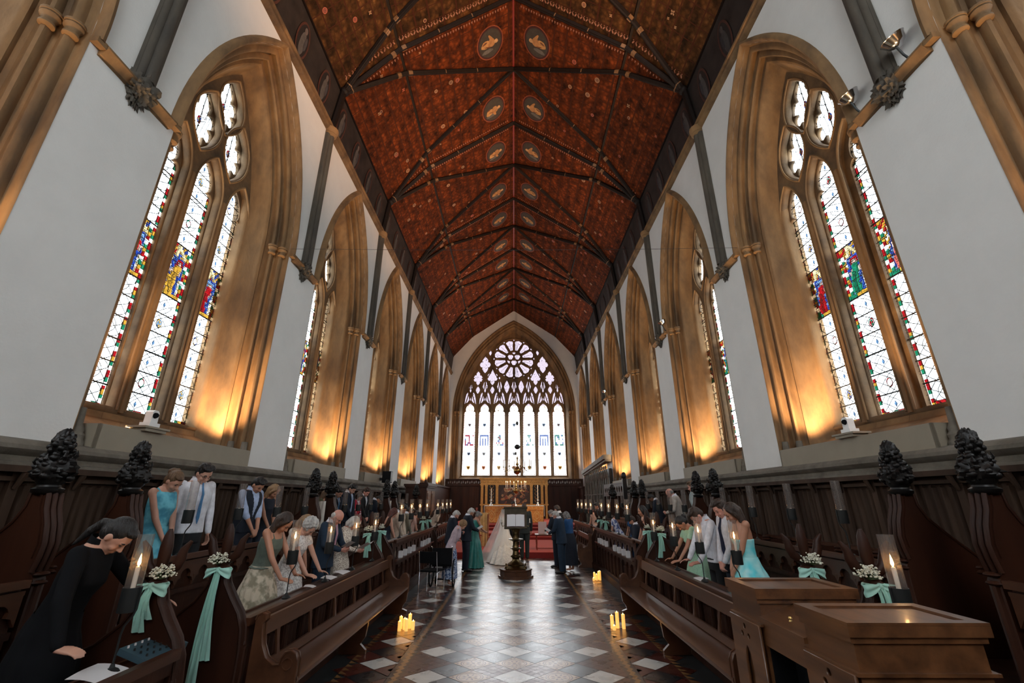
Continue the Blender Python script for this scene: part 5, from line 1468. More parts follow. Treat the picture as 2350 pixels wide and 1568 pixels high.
m = MB(); m.box(-.12, .45, -2.1, 1.9, 2.1, 2.16); m.box(-.12, -.04, -2.1, 1.9, 2.58, 2.63)
for y in (-2.1, -1.1, -.1, .9, 1.85): m.box(-.12, -.04, y, y + .08, .2, 2.1)
m.build('frame', M_wood, r)
m = MB(); m.box(-.14, .02, -2.25, -2.1, .2, 2.75); m.ell((-.06, -2.17, 2.85), (.1, .1, .16), 10, 8); m.build('post', M_carv, r, 50)

# ---------------------------------------------------------------- small things
def ptz(x, y, z, s, label):
    r = empty('video_camera', (x, y, z)); tag(r, label, 'camera')
    m = MB(); m.box(-.07, .07, -.09, .09, 0, .055); m.build('base', M_white, r)
    m = MB(); m.prism([(-.06, .055), (-.055, .20), (-.03, .225), (.03, .225), (.055, .20), (.06, .055)], lambda a, b: (-.05, a, b), lambda a, b: (.05, a, b)); m.build('head', M_white, r)
    m = MB(); m.box(*sorted((-s * .045, -s * .052)), -.045, .045, .11, .20) if False else m.tube([(-s * .05, -.01, .155), (-s * .075, -.02, .155)], [.04, .034], 14); m.build('lens', M_black, r)
    m = MB(); m.box(-.13, .13, -.22, .22, -.03, -.005); m.box(-.11, .11, -.18, .18, -.07, -.03); m.build('shelf', M_board, r)
ptz(-4.93, 5.92, 2.87, -1, 'white robotic video camera on the left window sill board')
ptz(4.93, 6.50, 2.87, 1, 'white robotic video camera on the right window sill board')
def flood(y, z, k, wh):
    r = empty('floodlight', (4.84, y, z)); tag(r, 'round silver floodlight clipped to the right string course %s' % wh, 'floodlight', 'silver floodlights')
    R3 = Euler((0, math.radians(-28), 0)).to_matrix().to_4x4()
    m = MB(); n = 22
    rings = [[R3 @ Vector((rr3 * math.cos(2 * PI * i / n), rr3 * math.sin(2 * PI * i / n), zz)) for i in range(n)] for rr3, zz in ((.03, -.12), (.10, -.06), (.13, .02), (.14, .03), (.125, .025), (.09, -.03), (.03, -.08))]
    m.loft(rings); m.build('reflector', M_chrome, r, 50)
    m = MB(); m.tube([(.0, 0, -.12), (.05, 0, -.25), (.10, 0, -.32)], .015, 6); m.build('bracket', M_iron, r)
    lt = bpy.data.lights.new('floodlight_beam', 'SPOT'); lt.energy = FLOOD_W; lt.color = (1., .55, .28); lt.spot_size = math.radians(84); lt.spot_blend = 1.; lt.shadow_soft_size = .12
    lo = bpy.data.objects.new('floodlight_beam', lt); COL.objects.link(lo); lo.location = (4.84 - .14, y, z + .12); lo.rotation_euler = Vector((-.85, .5, 1)).to_track_quat('-Z', 'Y').to_euler()
FLOOD_W = 2000
flood(3.95, 7.45, 0, 'above the near corbel'); flood(4.75, 7.42, 1, 'just beyond the near corbel'); flood(13.25, 7.42, 2, 'near the third corbel'); flood(22.95, 7.42, 3, 'far along the wall')
def added_beam(y, tx, ty, tz, e, cone):
    lt = bpy.data.lights.new('altar_beam', 'SPOT'); lt.energy = e; lt.color = (1., .72, .45); lt.spot_size = math.radians(cone); lt.spot_blend = .8; lt.shadow_soft_size = .12
    lo = bpy.data.objects.new('altar_beam', lt); COL.objects.link(lo); lo.location = (4.60, y, 7.5); lo.rotation_euler = (Vector((tx, ty, tz)) - lo.location).to_track_quat('-Z', 'Y').to_euler()
added_beam(23.3, 0, 29.5, 1.8, 1500, 48); added_beam(13.6, -.2, 18.5, .8, 900, 50)  # beams without fittings, added to brighten the altar and the couple
m = MB(); m.tube([(-4.95, 8.42, 7.2), (-2.5, 8.42, 7.165), (0, 8.42, 7.155), (2.5, 8.42, 7.165), (4.95, 8.42, 7.2)], .004, 5); o = m.build('hanging_cable', M_iron); tag(o, 'thin cable strung across the chapel at capital height', 'cable')
# papers and sound mixer on the near desk
r = empty('mixing_console', (-2.62, 3.72, .90)); r.rotation_euler = (0, 0, 0); tag(r, 'small blue sound mixer with knobs on the near left desk', 'mixer')
RQ = Matrix.Rotation(math.radians(18), 4, 'Y')
m = MB(); m.box(-.11, .11, -.20, .20, .02, .06, RQ); m.build('case', mat('slate_blue', (.035, .07, .09), .4), r)
m = MB()
for i in range(4):
    for j in range(6):
        m = MB(); m.lathe([(.007, 0), (.007, .014), (.004, .016)], 6); k_ = m.build('knob', M_iron if i else M_paper, r); k_.location = RQ @ Vector((-.08 + i * .05, -.16 + j * .06, .06))
def sheet(x, y, z, w_, l_, rx, ry, rz, label, grp=None):
    m = MB(); k = 6
    rows = [[(w_ * (i / k - .5), l_ * (j / k - .5), .012 * math.sin(PI * i / k) + .006 * math.sin(4 * j / k)) for i in range(k + 1)] for j in range(k + 1)]
    for j in range(k):
        for i in range(k): m.poly([rows[j][i], rows[j][i + 1], rows[j + 1][i + 1], rows[j + 1][i]])
    o = m.build('paper_sheet', M_paper, None, 60); o.location = (x, y, z); o.rotation_euler = (rx, ry, rz); tag(o, label, 'paper', grp); return o
sheet(-2.62, 3.30, .915, .21, .30, 0, math.radians(12), .2, 'white sheet lying on the near left desk before the singer')
sheet(-2.60, 6.95, .905, .21, .30, 0, math.radians(12), .1, 'open white booklet lying on the left desk by the second lamp')
sheet(-2.60, 7.45, .905, .21, .30, 0, math.radians(12), -.1, 'white booklet lying on the left desk before the bald man')
sheet(-2.60, 6.30, .905, .15, .21, 0, math.radians(12), .3, 'small cream leaflet on the left desk before the woman in lace')
sheet(2.60, 6.9, .905, .15, .21, 0, math.radians(-12), .3, 'small leaflet on the right desk before the man in white')
for s in (-1, 1):
    for k, y in enumerate([10.35, 10.75, 11.2, 11.65, 12.7, 13.05, 13.4, 13.7]):
        m = MB(); m.box(-.045, .045, -.04, .04, 0, .13); o = m.build('service_card', M_paper, None); o.location = (s * (X_FD - .02), y, .785)
        o.rotation_euler = (0, 0, .2 * math.sin(k * 3)); tag(o, 'white card on the %s desk ledge beyond the first gangway, %s from the camera' % (SIDE[s], ['first', 'second', 'third', 'fourth', 'fifth', 'sixth', 'seventh', 'eighth'][k]), 'card', 'white cards on the %s ledge' % SIDE[s])
# folding chair and wheelchair beside the left desk
r = empty('metal_chair', (-1.85, 11.0, 0)); tag(r, 'chrome framed black chair beside the wheelchair', 'chair')
for x in (-.21, .21):
    m = MB(); m.tube([(x, -.22, 0), (x, -.20, .44), (x, .20, .44), (x, .22, 0)], .011, 8); m.build('leg', M_chrome, r, 50)
    m = MB(); m.tube([(x, -.2, .44), (x, -.24, .62), (x, -.28, .86)], .011, 8); m.build('back_post', M_chrome, r, 50)
m = MB(); m.box(-.21, .21, -.2, .2, .44, .475); m.build('seat', M_black, r)
m = MB(); m.prism([(-.2, .62), (.2, .62), (.2, .86), (-.2, .86)], lambda a, b: (a, -.235 - (b - .62) * .18, b), lambda a, b: (a, -.215 - (b - .62) * .18, b)); m.build('backrest', M_black, r)
r.rotation_euler = (0, 0, -.25)
r = empty('wheelchair', (-1.72, 11.75, 0)); tag(r, 'black folded wheelchair with spoked wheels beside the left choir desk', 'wheelchair')
for x in (-.27, .27):
    m = MB(); R_ = .29
    m.tube([(x, R_ * math.cos(t), R_ + .01 + R_ * math.sin(t)) for t in [2 * PI * i / 36 for i in range(37)]], .016, 6); wl = m.build('wheel', M_black, r, 50)
    m = MB()
    for k in range(14): m.tube([(x, 0, R_ + .01), (x, R_ * math.cos(2 * PI * k / 14), R_ + .01 + R_ * math.sin(2 * PI * k / 14))], .003, 4)
    m.tube([(x - .02, 0, R_ + .01), (x + .02, 0, R_ + .01)], .03, 10); m.build('spokes', M_chrome, wl)
    m = MB(); m.tube([(x * .8, .38 + .08 * math.cos(t), .09 + .08 * math.sin(t)) for t in [2 * PI * i / 20 for i in range(21)]], .014, 6); m.build('caster', M_black, r, 50)
    m = MB(); m.tube([(x * .9, -.2, .3), (x * .9, -.22, .88), (x * .9, -.32, .90)], .013, 8); m.tube([(x * .9, -.2, .48), (x * .9, .25, .48), (x * .85, .36, .2)], .013, 8); m.tube([(x * .9, -.2, .68), (x * .9, .18, .68), (x * .9, .2, .5)], .013, 8); m.build('side_frame', M_chrome, r, 50)
m = MB(); m.box(-.24, .24, -.2, .24, .46, .50); m.build('seat', M_black, r); m = MB(); m.box(-.24, .24, -.23, -.20, .5, .86); m.build('backrest', M_black, r)
m = MB(); m.box(-.2, .2, .42, .55, .08, .1); m.build('footrest', M_black, r)

for y, wh in ((9.74, 'second'), (14.90, 'third')):
    m = MB(); rows = []
    for i in range(9):
        v = i / 8; rows.append([(-4.02 + (j / 10 - .5) * (.20 + .10 * v) - .04 * v, y - .07 - .012 * math.sin(j * 1.7 + v * 2), 1.92 - .55 * v) for j in range(11)])
    for a, b in zip(rows[:-1], rows[1:]):
        for j in range(10): m.poly([a[j], a[j + 1], b[j + 1], b[j]])
    tag(m.build('white_drape', MATS['white_linen'], None, 60), 'white cloth hanging from the left carved stall end at the %s gangway' % wh, 'cloth')
# ================================================================ PEOPLE
def cloth_mat(name, col, col2=None, scale=14, rough=.85, pat=None, sheen=0.):
    if name in MATS: return MATS[name]
    m = mat(name, col, rough, var=.28 if col2 is None else 0, col2=col2, scale=scale, bump=.35, bscale=9, detail=3, sheen=sheen)
    return m
def printed(name, a, b, scale=38, lo=.47, hi=.53):
    if name in MATS: return MATS[name]
    m = mat(name, a, .85, col2=b, scale=scale, bump=.3, bscale=9, detail=2)
    for n in m.node_tree.nodes:
        if n.type == 'VALTORGB': n.color_ramp.elements[0].position = lo; n.color_ramp.elements[1].position = hi
    return m
SK = {'fair': mat('skin_fair', (.58, .31, .22), .5, var=.1, scale=12), 'tan': mat('skin_tan', (.47, .225, .14), .5, var=.1, scale=12), 'pink': mat('skin_pink', (.60, .28, .21), .5, var=.15, scale=12), 'brown': mat('skin_brown', (.16, .075, .045), .5, var=.1, scale=12)}
HR = {}
def hairm(k, c, c2):
    HR[k] = mat('hair_' + k, c, .55, col2=c2, scale=26, stretch=(1, 1, .18), bump=.8, bscale=60)
hairm('black', (.012, .010, .009), (.004, .003, .003)); hairm('brown', (.045, .022, .012), (.015, .008, .005)); hairm('blonde', (.34, .20, .095), (.15, .08, .035))
hairm('darkblonde', (.17, .095, .045), (.07, .035, .018)); hairm('white', (.62, .60, .56), (.30, .29, .28)); hairm('grey', (.26, .25, .24), (.10, .095, .09)); hairm('red', (.11, .022, .010), (.04, .008, .005))
M_eye = mat('eye_dark', (.02, .015, .012), .2); M_shoe = mat('black_leather', (.012, .011, .011), .3)

def remesh(mb, voxel, smooth=2, cut=None, matl=None, name='body', parent=None):
    me = mb.mesh('tmp', matl)
    ob = bpy.data.objects.new('tmp', me); COL.objects.link(ob)
    md = ob.modifiers.new('r', 'REMESH'); md.mode = 'VOXEL'; md.voxel_size = voxel; md.use_smooth_shade = True
    if smooth:
        s = ob.modifiers.new('s', 'SMOOTH'); s.factor = .5; s.iterations = smooth
    dg = bpy.context.evaluated_depsgraph_get()
    out = bpy.data.meshes.new_from_object(ob.evaluated_get(dg), depsgraph=dg)
    bpy.data.objects.remove(ob); bpy.data.meshes.remove(me)
    if cut:
        bm = bmesh.new(); bm.from_mesh(out)
        bmesh.ops.delete(bm, geom=[f for f in bm.faces if cut(f.calc_center_median())], context='FACES'); bm.to_mesh(out); bm.free()
    out.materials.clear(); out.materials.append(matl); out.name = name
    out.polygons.foreach_set('use_smooth', [True] * len(out.polygons))
    o = bpy.data.objects.new(name, out); COL.objects.link(o); adopt(o, parent); return o
def capsule(m, a, b, ra, rb, n=10, flat=1.):
    a = Vector(a); b = Vector(b); d = (b - a).normalized()
    m.tube([a - d * ra * .95, a - d * ra * .6, a, b, b + d * rb * .6, b + d * rb * .95], [ra * .25, ra * .78, ra, rb, rb * .78, rb * .25], n, True, flat)
def ik(S, Wr, l1, l2, hint):
    d = Wr - S; L_ = min(d.length, (l1 + l2) * .995); u = d.normalized(); Wr = S + u * L_
    a = (l1 * l1 - l2 * l2 + L_ * L_) / (2 * L_); h = math.sqrt(max(0, l1 * l1 - a * a))
    hv = (hint - u * hint.dot(u)); hv.normalize()
    return S + u * a + hv * h, Wr
def hand(m, w_, d, palm, sd, k, curl, fine):
    """w_: wrist, d: direction, palm: palm normal, sd: thumb side vector"""
    d = d.normalized(); palm = (palm - d * palm.dot(d)).normalized(); sv = d.cross(palm).normalized()
    if sv.dot(sd) < 0: sv = -sv
    c0 = w_ + d * .045 * k
    for q in (-1, -.33, .33, 1): capsule(m, w_ + sv * .012 * q * k + d * .01 * k, w_ + d * .085 * k + sv * .026 * q * k, .015 * k, .0125 * k, 8)
    for i, (off, ln) in enumerate(((.030, .070), (.010, .080), (-.010, .074), (-.029, .058))):
        p = w_ + d * .088 * k + sv * off * k; r = .0088 * k if fine else .011 * k; dd = d.copy()
        cu = curl * (1 + .12 * i)
        for j in range(3):
            ax = d.cross(palm).normalized()
            dd = (dd * math.cos(cu) + palm * math.sin(cu)).normalized() if j == 0 else (Matrix.Rotation(-cu if ax.dot(dd.cross(palm)) < 0 else cu, 3, ax) @ dd)
            q = p + dd * ln * k * (.45, .3, .25)[j]; capsule(m, p, q, r * (1, .92, .85)[j], r * (.92, .85, .75)[j], 8); p = q
    p = w_ + d * .025 * k + sv * .022 * k; t1 = (d * .7 + sv * .75 + palm * .25).normalized(); q = p + t1 * .038 * k; capsule(m, p, q, .0125 * k, .0105 * k, 8)
    t2 = (d * 1. + sv * .25 + palm * .35).normalized(); capsule(m, q, q + t2 * .03 * k, .0105 * k, .0085 * k, 8)

def person(label, x, y, z0, H, face, lean=8, tilt=35, pose='clasp', skin='fair', hair=('short', 'brown'), outfit=None, near=1, female=False, turn=0, hands=None, extra=None, glasses=False):
    """face: heading of the figure in degrees (0 = +y, towards the altar)"""
    r = empty('person', (x, y, z0), math.radians(-face)); tag(r, label, 'person')
    k = H / 1.75; L_ = math.radians(lean); T = math.radians(tilt); U = math.radians(turn)
    hipz, shz = .53 * H, .815 * H
    vox = {0: .0075, 1: .010, 2: .016}[near]
    fine = near < 2
    def B(p):
        p = Vector(p)
        t = max(0., min(1., (p.z - hipz + .10) / .30)); a = L_ * t
        dz = p.z - hipz
        if dz < 0: return Vector((p.x, p.y + 0, p.z))
        return Vector((p.x, p.y * math.cos(a) + dz * math.sin(a), hipz + dz * math.cos(a) - p.y * math.sin(a)))
    nk = Vector((0, -.01 * k, .845 * H))
    def Hd(p):
        """head-local point (metres at k=1, origin at the head centre) -> final"""
        p = Vector(p) * k
        p = Matrix.Rotation(-U, 3, 'Z') @ p
        q = p + Vector((0, .02 * k, .105 * k)); a = -(T)
        q = Matrix.Rotation(a, 3, 'X') @ q
        return B(nk) + Matrix.Rotation(-L_, 3, 'X') @ q + Vector((0, .008, .0))
    HM = Matrix.Rotation(-L_ - T, 3, 'X') @ Matrix.Rotation(-U, 3, 'Z')
    W_ = (.150 if female else .172) * k
    S = {}
    for s in (-1, 1): S[s] = B((s * W_, -.005, shz - .01))
    l1, l2 = .172 * H, .150 * H
    tg = {}
    if pose == 'clasp': tg = {s: Vector((s * .045, .20 + .05 * lean / 10, .50 * H)) for s in (-1, 1)}
    elif pose == 'side': tg = {s: Vector((s * (W_ + .07), .05, .47 * H)) for s in (-1, 1)}
    elif pose == 'hold': tg = {s: Vector((s * .09, .34, .60 * H)) for s in (-1, 1)}
    elif pose == 'chin': tg = {1: Hd((.03, .10, -.17)), -1: Vector((-.06, .22, .62 * H))}
    elif pose == 'face': tg = {s: Hd((s * .045, .13, -.10)) for s in (-1, 1)}
    elif pose == 'desk': tg = {s: Vector((s * .17, .42, (hands if isinstance(hands, float) else .55 * H))) for s in (-1, 1)}
    if isinstance(hands, dict):
        for s, v in hands.items(): tg[s] = Vector(v)
    arm = {}
    for s in (-1, 1):
        arm[s] = ik(S[s], tg[s], l1, l2, Vector((s * .8, -.5, -.5)))
    # ---- body: one continuous skin surface
    m = MB()
    def E(c, rr, M=HM): m.ell(Hd(c), tuple(q * k for q in rr), 16, 12, M)
    E((0, 0, .012), (.074, .092, .105)); E((0, .030, -.050), (.053, .058, .058)); E((0, .062, -.085), (.024, .022, .020)); E((0, -.02, .03), (.072, .086, .085))
    for s in (-1, 1):
        E((s * .076, -.005, -.008), (.010, .020, .031)); E((s * .034, .060, -.030), (.026, .026, .026))
        if fine: E((s * .032, .080, .024), (.020, .010, .007))
    capsule(m, Hd((0, .084, .012)), Hd((0, .108, -.022)), .008 * k, .0125 * k, 8)
    for s in (-1, 1): capsule(m, Hd((s * .009, .098, -.026)), Hd((s * .011, .094, -.028)), .008 * k, .007 * k, 6)
    if fine: capsule(m, Hd((-.016, .088, -.053)), Hd((.016, .088, -.053)), .0065 * k, .0065 * k, 8); capsule(m, Hd((-.014, .086, -.063)), Hd((.014, .086, -.063)), .007 * k, .007 * k, 8)
    capsule(m, B(nk) - Vector((0, 0, .03)), Hd((0, -.018, -.06)), .056 * k, .052 * k, 12)
    ar_f = .92 if female else 1.05
    def rings(prof, grow=0., n=24, fn=None):
        out = []
        for z, hw, hd, yo in prof:
            ring = []
            for i in range(n):
                t = 2 * PI * i / n; c, s_ = math.cos(t), math.sin(t)
                e = .85
                px = (hw * k + grow) * math.copysign(abs(c) ** e, c); py = yo * k + (hd * k + grow) * math.copysign(abs(s_) ** e, s_)
                ring.append(B((px, py, z * H)))
            out.append(ring)
        return out
    if female: TP = [(.47, .165, .115, 0), (.53, .168, .115, 0), (.60, .128, .092, 0), (.66, .125, .09, 0), (.715, .138, .115, .012), (.75, .140, .105, .006), (.79, .148, .085, 0), (.815, .140, .07, -.005), (.835, .085, .06, -.01), (.85, .055, .05, -.012)]
    else: TP = [(.46, .155, .11, 0), (.53, .158, .112, 0), (.60, .148, .105, 0), (.66, .155, .105, 0), (.72, .172, .112, .005), (.77, .178, .105, 0), (.80, .172, .09, -.005), (.82, .150, .075, -.01), (.838, .09, .065, -.012), (.85, .06, .055, -.012)]
    m.loft(rings(TP))
    for s in (-1, 1):
        e, w_ = arm[s]
        m.ell(S[s], (.052 * k * ar_f, .052 * k * ar_f, .055 * k), 12, 8)
        capsule(m, S[s], e, .046 * k * ar_f, .037 * k * ar_f, 12); capsule(m, e, w_, .037 * k * ar_f, .024 * k * ar_f, 12)
        fd = (w_ - e).normalized(); palm = Vector((-s * .3, 0, -1)) if pose in ('desk',) else Vector((-s * 1., .0, -.3)); dr = fd; cur = .45
        if pose == 'desk': dr = Vector((0, 1, -.12)); cur = .22
        if pose == 'clasp': dr = (fd + Vector((-s * .6, 0, -.4))).normalized(); cur = .55; palm = Vector((0, -1, -.2))
        if pose == 'hold': dr = (fd + Vector((-s * .2, .2, .1))).normalized(); cur = .5; palm = Vector((-s, -.2, .5))
        if pose in ('chin', 'face') and (pose == 'face' or s > 0): dr = Vector((-s * .15, -.1, 1)); palm = Vector((0, -1, .1)); cur = .5
        hand(m, w_, dr, palm, Vector((-s * .5, 0, 1)) if pose != 'desk' else Vector((-s, 0, 0)), k * (.92 if female else 1.), cur, fine)
    hz = hipz
    for s in (-1, 1):
        kn = Vector((s * .085 * k, .01, .285 * H)); an = Vector((s * .08 * k, -.01, .05 * H))
        capsule(m, (s * .08 * k, 0, hz - .03), kn, .080 * k, .052 * k, 12); capsule(m, kn, an, .050 * k, .034 * k, 12); capsule(m, an + Vector((0, 0, -.02)), an + Vector((s * .01, .12 * k, -.045 * k)), .036 * k, .026 * k, 10)
    body = remesh(m, vox, 2, None, SK[skin], 'body', r)
    if near < 2:
        m = MB()
        for s in (-1, 1): m.ell(Hd((s * .032, .079, .010)), (.012 * k, .008 * k, .0065 * k), 10, 8, HM)
        m.build('eyes', M_eye, r, 60)
        m = MB()
        for s in (-1, 1): m.tube([Hd((s * .018, .090, .028)), Hd((s * .034, .089, .034)), Hd((s * .050, .078, .028))], [.003 * k, .0042 * k, .002 * k], 6)
        m.build('eyebrows', HR[hair[1]] if hair[1] != 'white' else HR['grey'], r, 60)
    if glasses:
        m = MB()
        for s in (-1, 1):
            m.tube([Hd((s * .033 + .022 * math.cos(t), .098 - .012 * abs(math.cos(t)), .008 + .017 * math.sin(t))) for t in [2 * PI * i / 14 for i in range(15)]], .0018 * k, 5)
            m.tube([Hd((s * .055, .090, .012)), Hd((s * .078, 0, .008))], .0018 * k, 5)
        m.tube([Hd((-.011, .098, .01)), Hd((.011, .098, .01))], .0018 * k, 5); m.build('glasses', M_iron, r, 60)
    # ---- hair
    st, hc = hair; m = MB(); sd = hash((round(x * 100), round(y * 100))) % 97
    def C(c, rr): m.ell(Hd(c), tuple(q * k for q in rr), 16, 12, HM)
    if st == 'bald':
        for s in (-1, 1): C((s * .052, -.045, -.004), (.034, .052, .050))
        C((0, -.075, -.005), (.060, .030, .050))
    else:
        C((0, -.020, .032), (.083, .098, .098)); C((0, -.045, -.01), (.078, .070, .075))
        if st in ('short', 'parted'):
            C((.02, .045, .092), (.055, .045, .028)); C((-.03, .02, .105), (.045, .055, .026))
            for j in range(14):
                t = j * 2.4; C((.055 * math.cos(t), .055 * math.sin(t) - .01, .095 + .012 * math.sin(j * 3)), (.024, .026, .020))
        if st == 'curly':
            for j in range(70):
                t = j * 2.4; q = 1 - 2 * (j + .5) / 70; rr = math.sqrt(1 - q * q); p = (.085 * rr * math.cos(t), -.025 + .098 * rr * math.sin(t), .035 + .098 * q)
                if p[1] > .045 and p[2] < .07: continue
                if p[2] < -.06: continue
                C(p, (.024, .024, .022))
        if st == 'bob':
            for s in (-1, 1):
                capsule(m, Hd((s * .062, .015, .04)), Hd((s * .072, .022, -.065)), .030 * k, .028 * k, 10); capsule(m, Hd((s * .062, -.04, .02)), Hd((s * .068, -.045, -.095)), .040 * k, .034 * k, 10)
            capsule(m, Hd((0, -.075, .02)), Hd((0, -.078, -.10)), .055 * k, .042 * k, 10); capsule(m, Hd((-.04, .062, .078)), Hd((.045, .066, .07)), .022 * k, .022 * k, 8)
        if st in ('long', 'wavy'):
            ln = .30 if st == 'long' else .34
            for j, a in enumerate((-1.25, -.8, -.35, 0, .35, .8, 1.25)):
                px, py = .068 * math.sin(a), -.02 - .075 * math.cos(a); top = Hd((px, py, .0))
                back = Matrix.Rotation(-L_ * .8, 3, 'X') @ Vector((px * .8, -.035 - .012 * math.cos(a), -ln * k))
                mid = top + back * .5 + Vector((.008 * math.sin(j * 3), -.018, 0)); m.tube([Hd((px * .9, py * .8, .05)), top, mid, top + back, top + back * 1.08], [.03 * k, .038 * k, .036 * k, .024 * k, .005], 8)
            for s in (-1, 1): m.tube([Hd((s * .05, .045, .085)), Hd((s * .078, .03, .03)), Hd((s * .082, .01, -.06)), Hd((s * .080, .0, -.13 if st == 'wavy' else -.08))], [.02 * k, .024 * k, .022 * k, .01 * k], 8)
        if st == 'bun': C((0, -.125, .02), (.042, .038, .042)); C((.03, .045, .085), (.05, .045, .025))
        if st == 'pony':
            C((.0, .04, .09), (.06, .05, .026)); m.tube([Hd((0, -.10, .01)), Hd((0, -.135, -.03)), Hd((.0, -.13, -.12)), Hd((.02, -.10, -.24))], [.024 * k, .032 * k, .032 * k, .008], 8)
        if st == 'updo': C((0, -.105, .055), (.055, .045, .05)); C((.02, .04, .088), (.055, .05, .026)); C((-.03, -.09, .09), (.03, .03, .03))
    remesh(m, max(vox * .9, .008), 1, None, HR[hc], 'hair', r)
    # ---- clothes
    for it in outfit:
        kind = it[0]; mt = it[1]
        if kind in ('jacket', 'shirt', 'vest', 'cardigan'):
            m = MB(); g = {'shirt': .012, 'vest': .018, 'jacket': .026, 'cardigan': .024}[kind]
            hem = {'shirt': .50, 'vest': .49, 'jacket': .445, 'cardigan': .47}[kind]
            tp = [(hem, TP[1][1] + (.012 if kind in ('jacket', 'cardigan') else 0), TP[1][2] + .01, 0)] + TP[1:-1]
            if kind == 'shirt': tp[-1] = (.838, .07, .062, -.012); tp.append((.858, .058, .058, -.008))
            m.loft(rings(tp, g))
            if kind != 'vest':
                fr = it[2] if len(it) > 2 else 1.
                for s in (-1, 1):
                    e, w_ = arm[s]; rr = (.062 if kind == 'jacket' else .055) * k * ar_f
                    m.ell(S[s], (rr * 1.02, rr, rr), 12, 8); 
                    if fr >= 1: capsule(m, S[s], e, rr, rr * .82, 12); capsule(m, e, e.lerp(w_, .93), rr * .82, rr * .62, 12)
                    elif fr > .5: capsule(m, S[s], e, rr, rr * .85, 12); capsule(m, e, e.lerp(w_, .25), rr * .82, rr * .8, 12)
                    else: capsule(m, S[s], S[s].lerp(e, fr * 1.6), rr, rr * .95, 12)
            cut = None
            if kind in ('jacket', 'vest', 'cardigan'):
                open_ = it[3] if len(it) > 3 else (.62 if kind != 'cardigan' else .74)
                iR = Matrix.Rotation(L_, 3, 'X'); hp = Vector((0, 0, hipz))
                def cut(p, iR=iR, hp=hp, open_=open_):
                    q = iR @ (Vector(p) - hp) + hp; t = (q.z / H - open_) / (.84 - open_)
                    return q.y > .02 * k and t > 0 and abs(q.x) < .075 * k * min(1, t) ** .8 and t < 1.25
            o = remesh(m, vox * 1.25, 3, cut, mt, {'shirt': 'shirt', 'vest': 'waistcoat', 'jacket': 'jacket', 'cardigan': 'cardigan'}[kind], r)
            if kind == 'jacket' and near < 2:
                m = MB()
                for s in (-1, 1):
                    pts = []
                    for z, xx in ((.63, .012), (.69, .035), (.75, .060), (.80, .072), (.835, .070), (.85, .05)):
                        q = [a for a in TP if a[0] <= z][-1]; pts.append(B((s * xx * k, (q[2] + .034 - .02 * (z > .8)) * k, z * H)))
                    m.tube(pts, [.004, .013, .017, .014, .012, .01], 6, True, .45)
                m.build('lapels', mt, o, 60)
        elif kind == 'collar':
            m = MB(); c0 = nk
            m.loft([[B((rr * k * math.cos(t), -.010 * k + rr * k * .95 * math.sin(t), (z + .012 * (1 - math.sin(t)) / 2 * (1)) * H)) for t in [2 * PI * i / 20 for i in range(20)]] for rr, z in ((.068, .832), (.064, .862), (.060, .862))], caps=False)
            m.build('collar', mt, r, 60)
        elif kind == 'tie':
            m = MB(); pts = []
            for z in (.835, .80, .75, .70, .65, .60, .56):
                q = [a for a in TP if a[0] <= z][-1]; pts.append(B((0, (q[2] + .020 + (.012 if z < .8 else 0)) * k, z * H)))
            m.tube(pts, [.016 * k, .015 * k, .022 * k, .026 * k, .03 * k, .034 * k, .008], 8, True, .3); m.build('tie', mt, r, 60)
        elif kind == 'trousers':
            m = MB()
            m.loft(rings([(.44, .150, .11, 0), (.50, .160, .118, 0), (.57, .150, .108, 0)], .008))
            for s in (-1, 1):
                kn = Vector((s * .09 * k, .012, .285 * H)); an = Vector((s * .085 * k, -.008, .035 * H)); m.tube([(s * .082 * k, 0, .50 * H), (s * .088 * k, 0, .42 * H), kn, an], [.088 * k, .094 * k, .075 * k, .062 * k], 14)
            remesh(m, vox * 1.4, 2, None, mt, 'trousers', r)
        elif kind in ('skirt', 'dress'):
            hem = it[2]; fl = it[3]; top = .60
            m = MB(); rows = []; n = 72; folds = it[4] if len(it) > 4 else 11
            zs = [top - (top - hem) * i / 16 for i in range(17)]
            for i, z in enumerate(zs):
                v = i / 16; hw = (TP[2][1] + .012) * (1 - v) + (TP[1][1] + .03) * v if v < .2 else None
                base = TP[2][1] + .022 + (TP[1][1] + .03 - TP[2][1]) * min(1, v / .28) + fl * max(0, v - .15) ** 1.1
                bd = TP[2][2] + .024 + (TP[1][2] + .03 - TP[2][2]) * min(1, v / .28) + fl * max(0, v - .15) ** 1.1
                ring = []
                for j in range(n):
                    t = 2 * PI * j / n; f = 1 + .085 * min(1, v * 1.6) * math.sin(folds * t + 1.3 * math.sin(3 * t) + v) * (1 if fl > .05 else .35)
                    ring.append(B((base * k * f * math.cos(t), bd * k * f * math.sin(t) + (it[5] * v * v * (1 if math.sin(t) < 0 else .0) * math.sin(t) if len(it) > 5 else 0), z * H)))
                rows.append(ring)
            m.loft(rows, True, False); o = m.build('skirt', mt, r, 75)
            if kind == 'dress':
                b = MB(); tp = TP[2:it[6] if len(it) > 6 and it[6] else -2]; b.loft(rings([(.585,) + TP[2][1:]] + tp, .012))
                if len(it) > 7 and it[7] == 'straps':
                    for s in (-1, 1): b.tube([B((s * .085 * k, .095 * k, .765 * H)), B((s * .098 * k, .045 * k, .81 * H)), B((s * .10 * k, 0, .838 * H)), B((s * .098 * k, -.06 * k, .80 * H))], .013, 6)
                if len(it) > 7 and it[7] == 'cap':
                    for s in (-1, 1): b.ell(S[s], (.06 * k, .058 * k, .062 * k), 12, 8); capsule(b, S[s], S[s].lerp(arm[s][0], .45), .058 * k, .054 * k, 12)
                remesh(b, vox * 1.25, 2, None, mt if len(it) < 9 else it[8], 'bodice', r)
        elif kind == 'top':
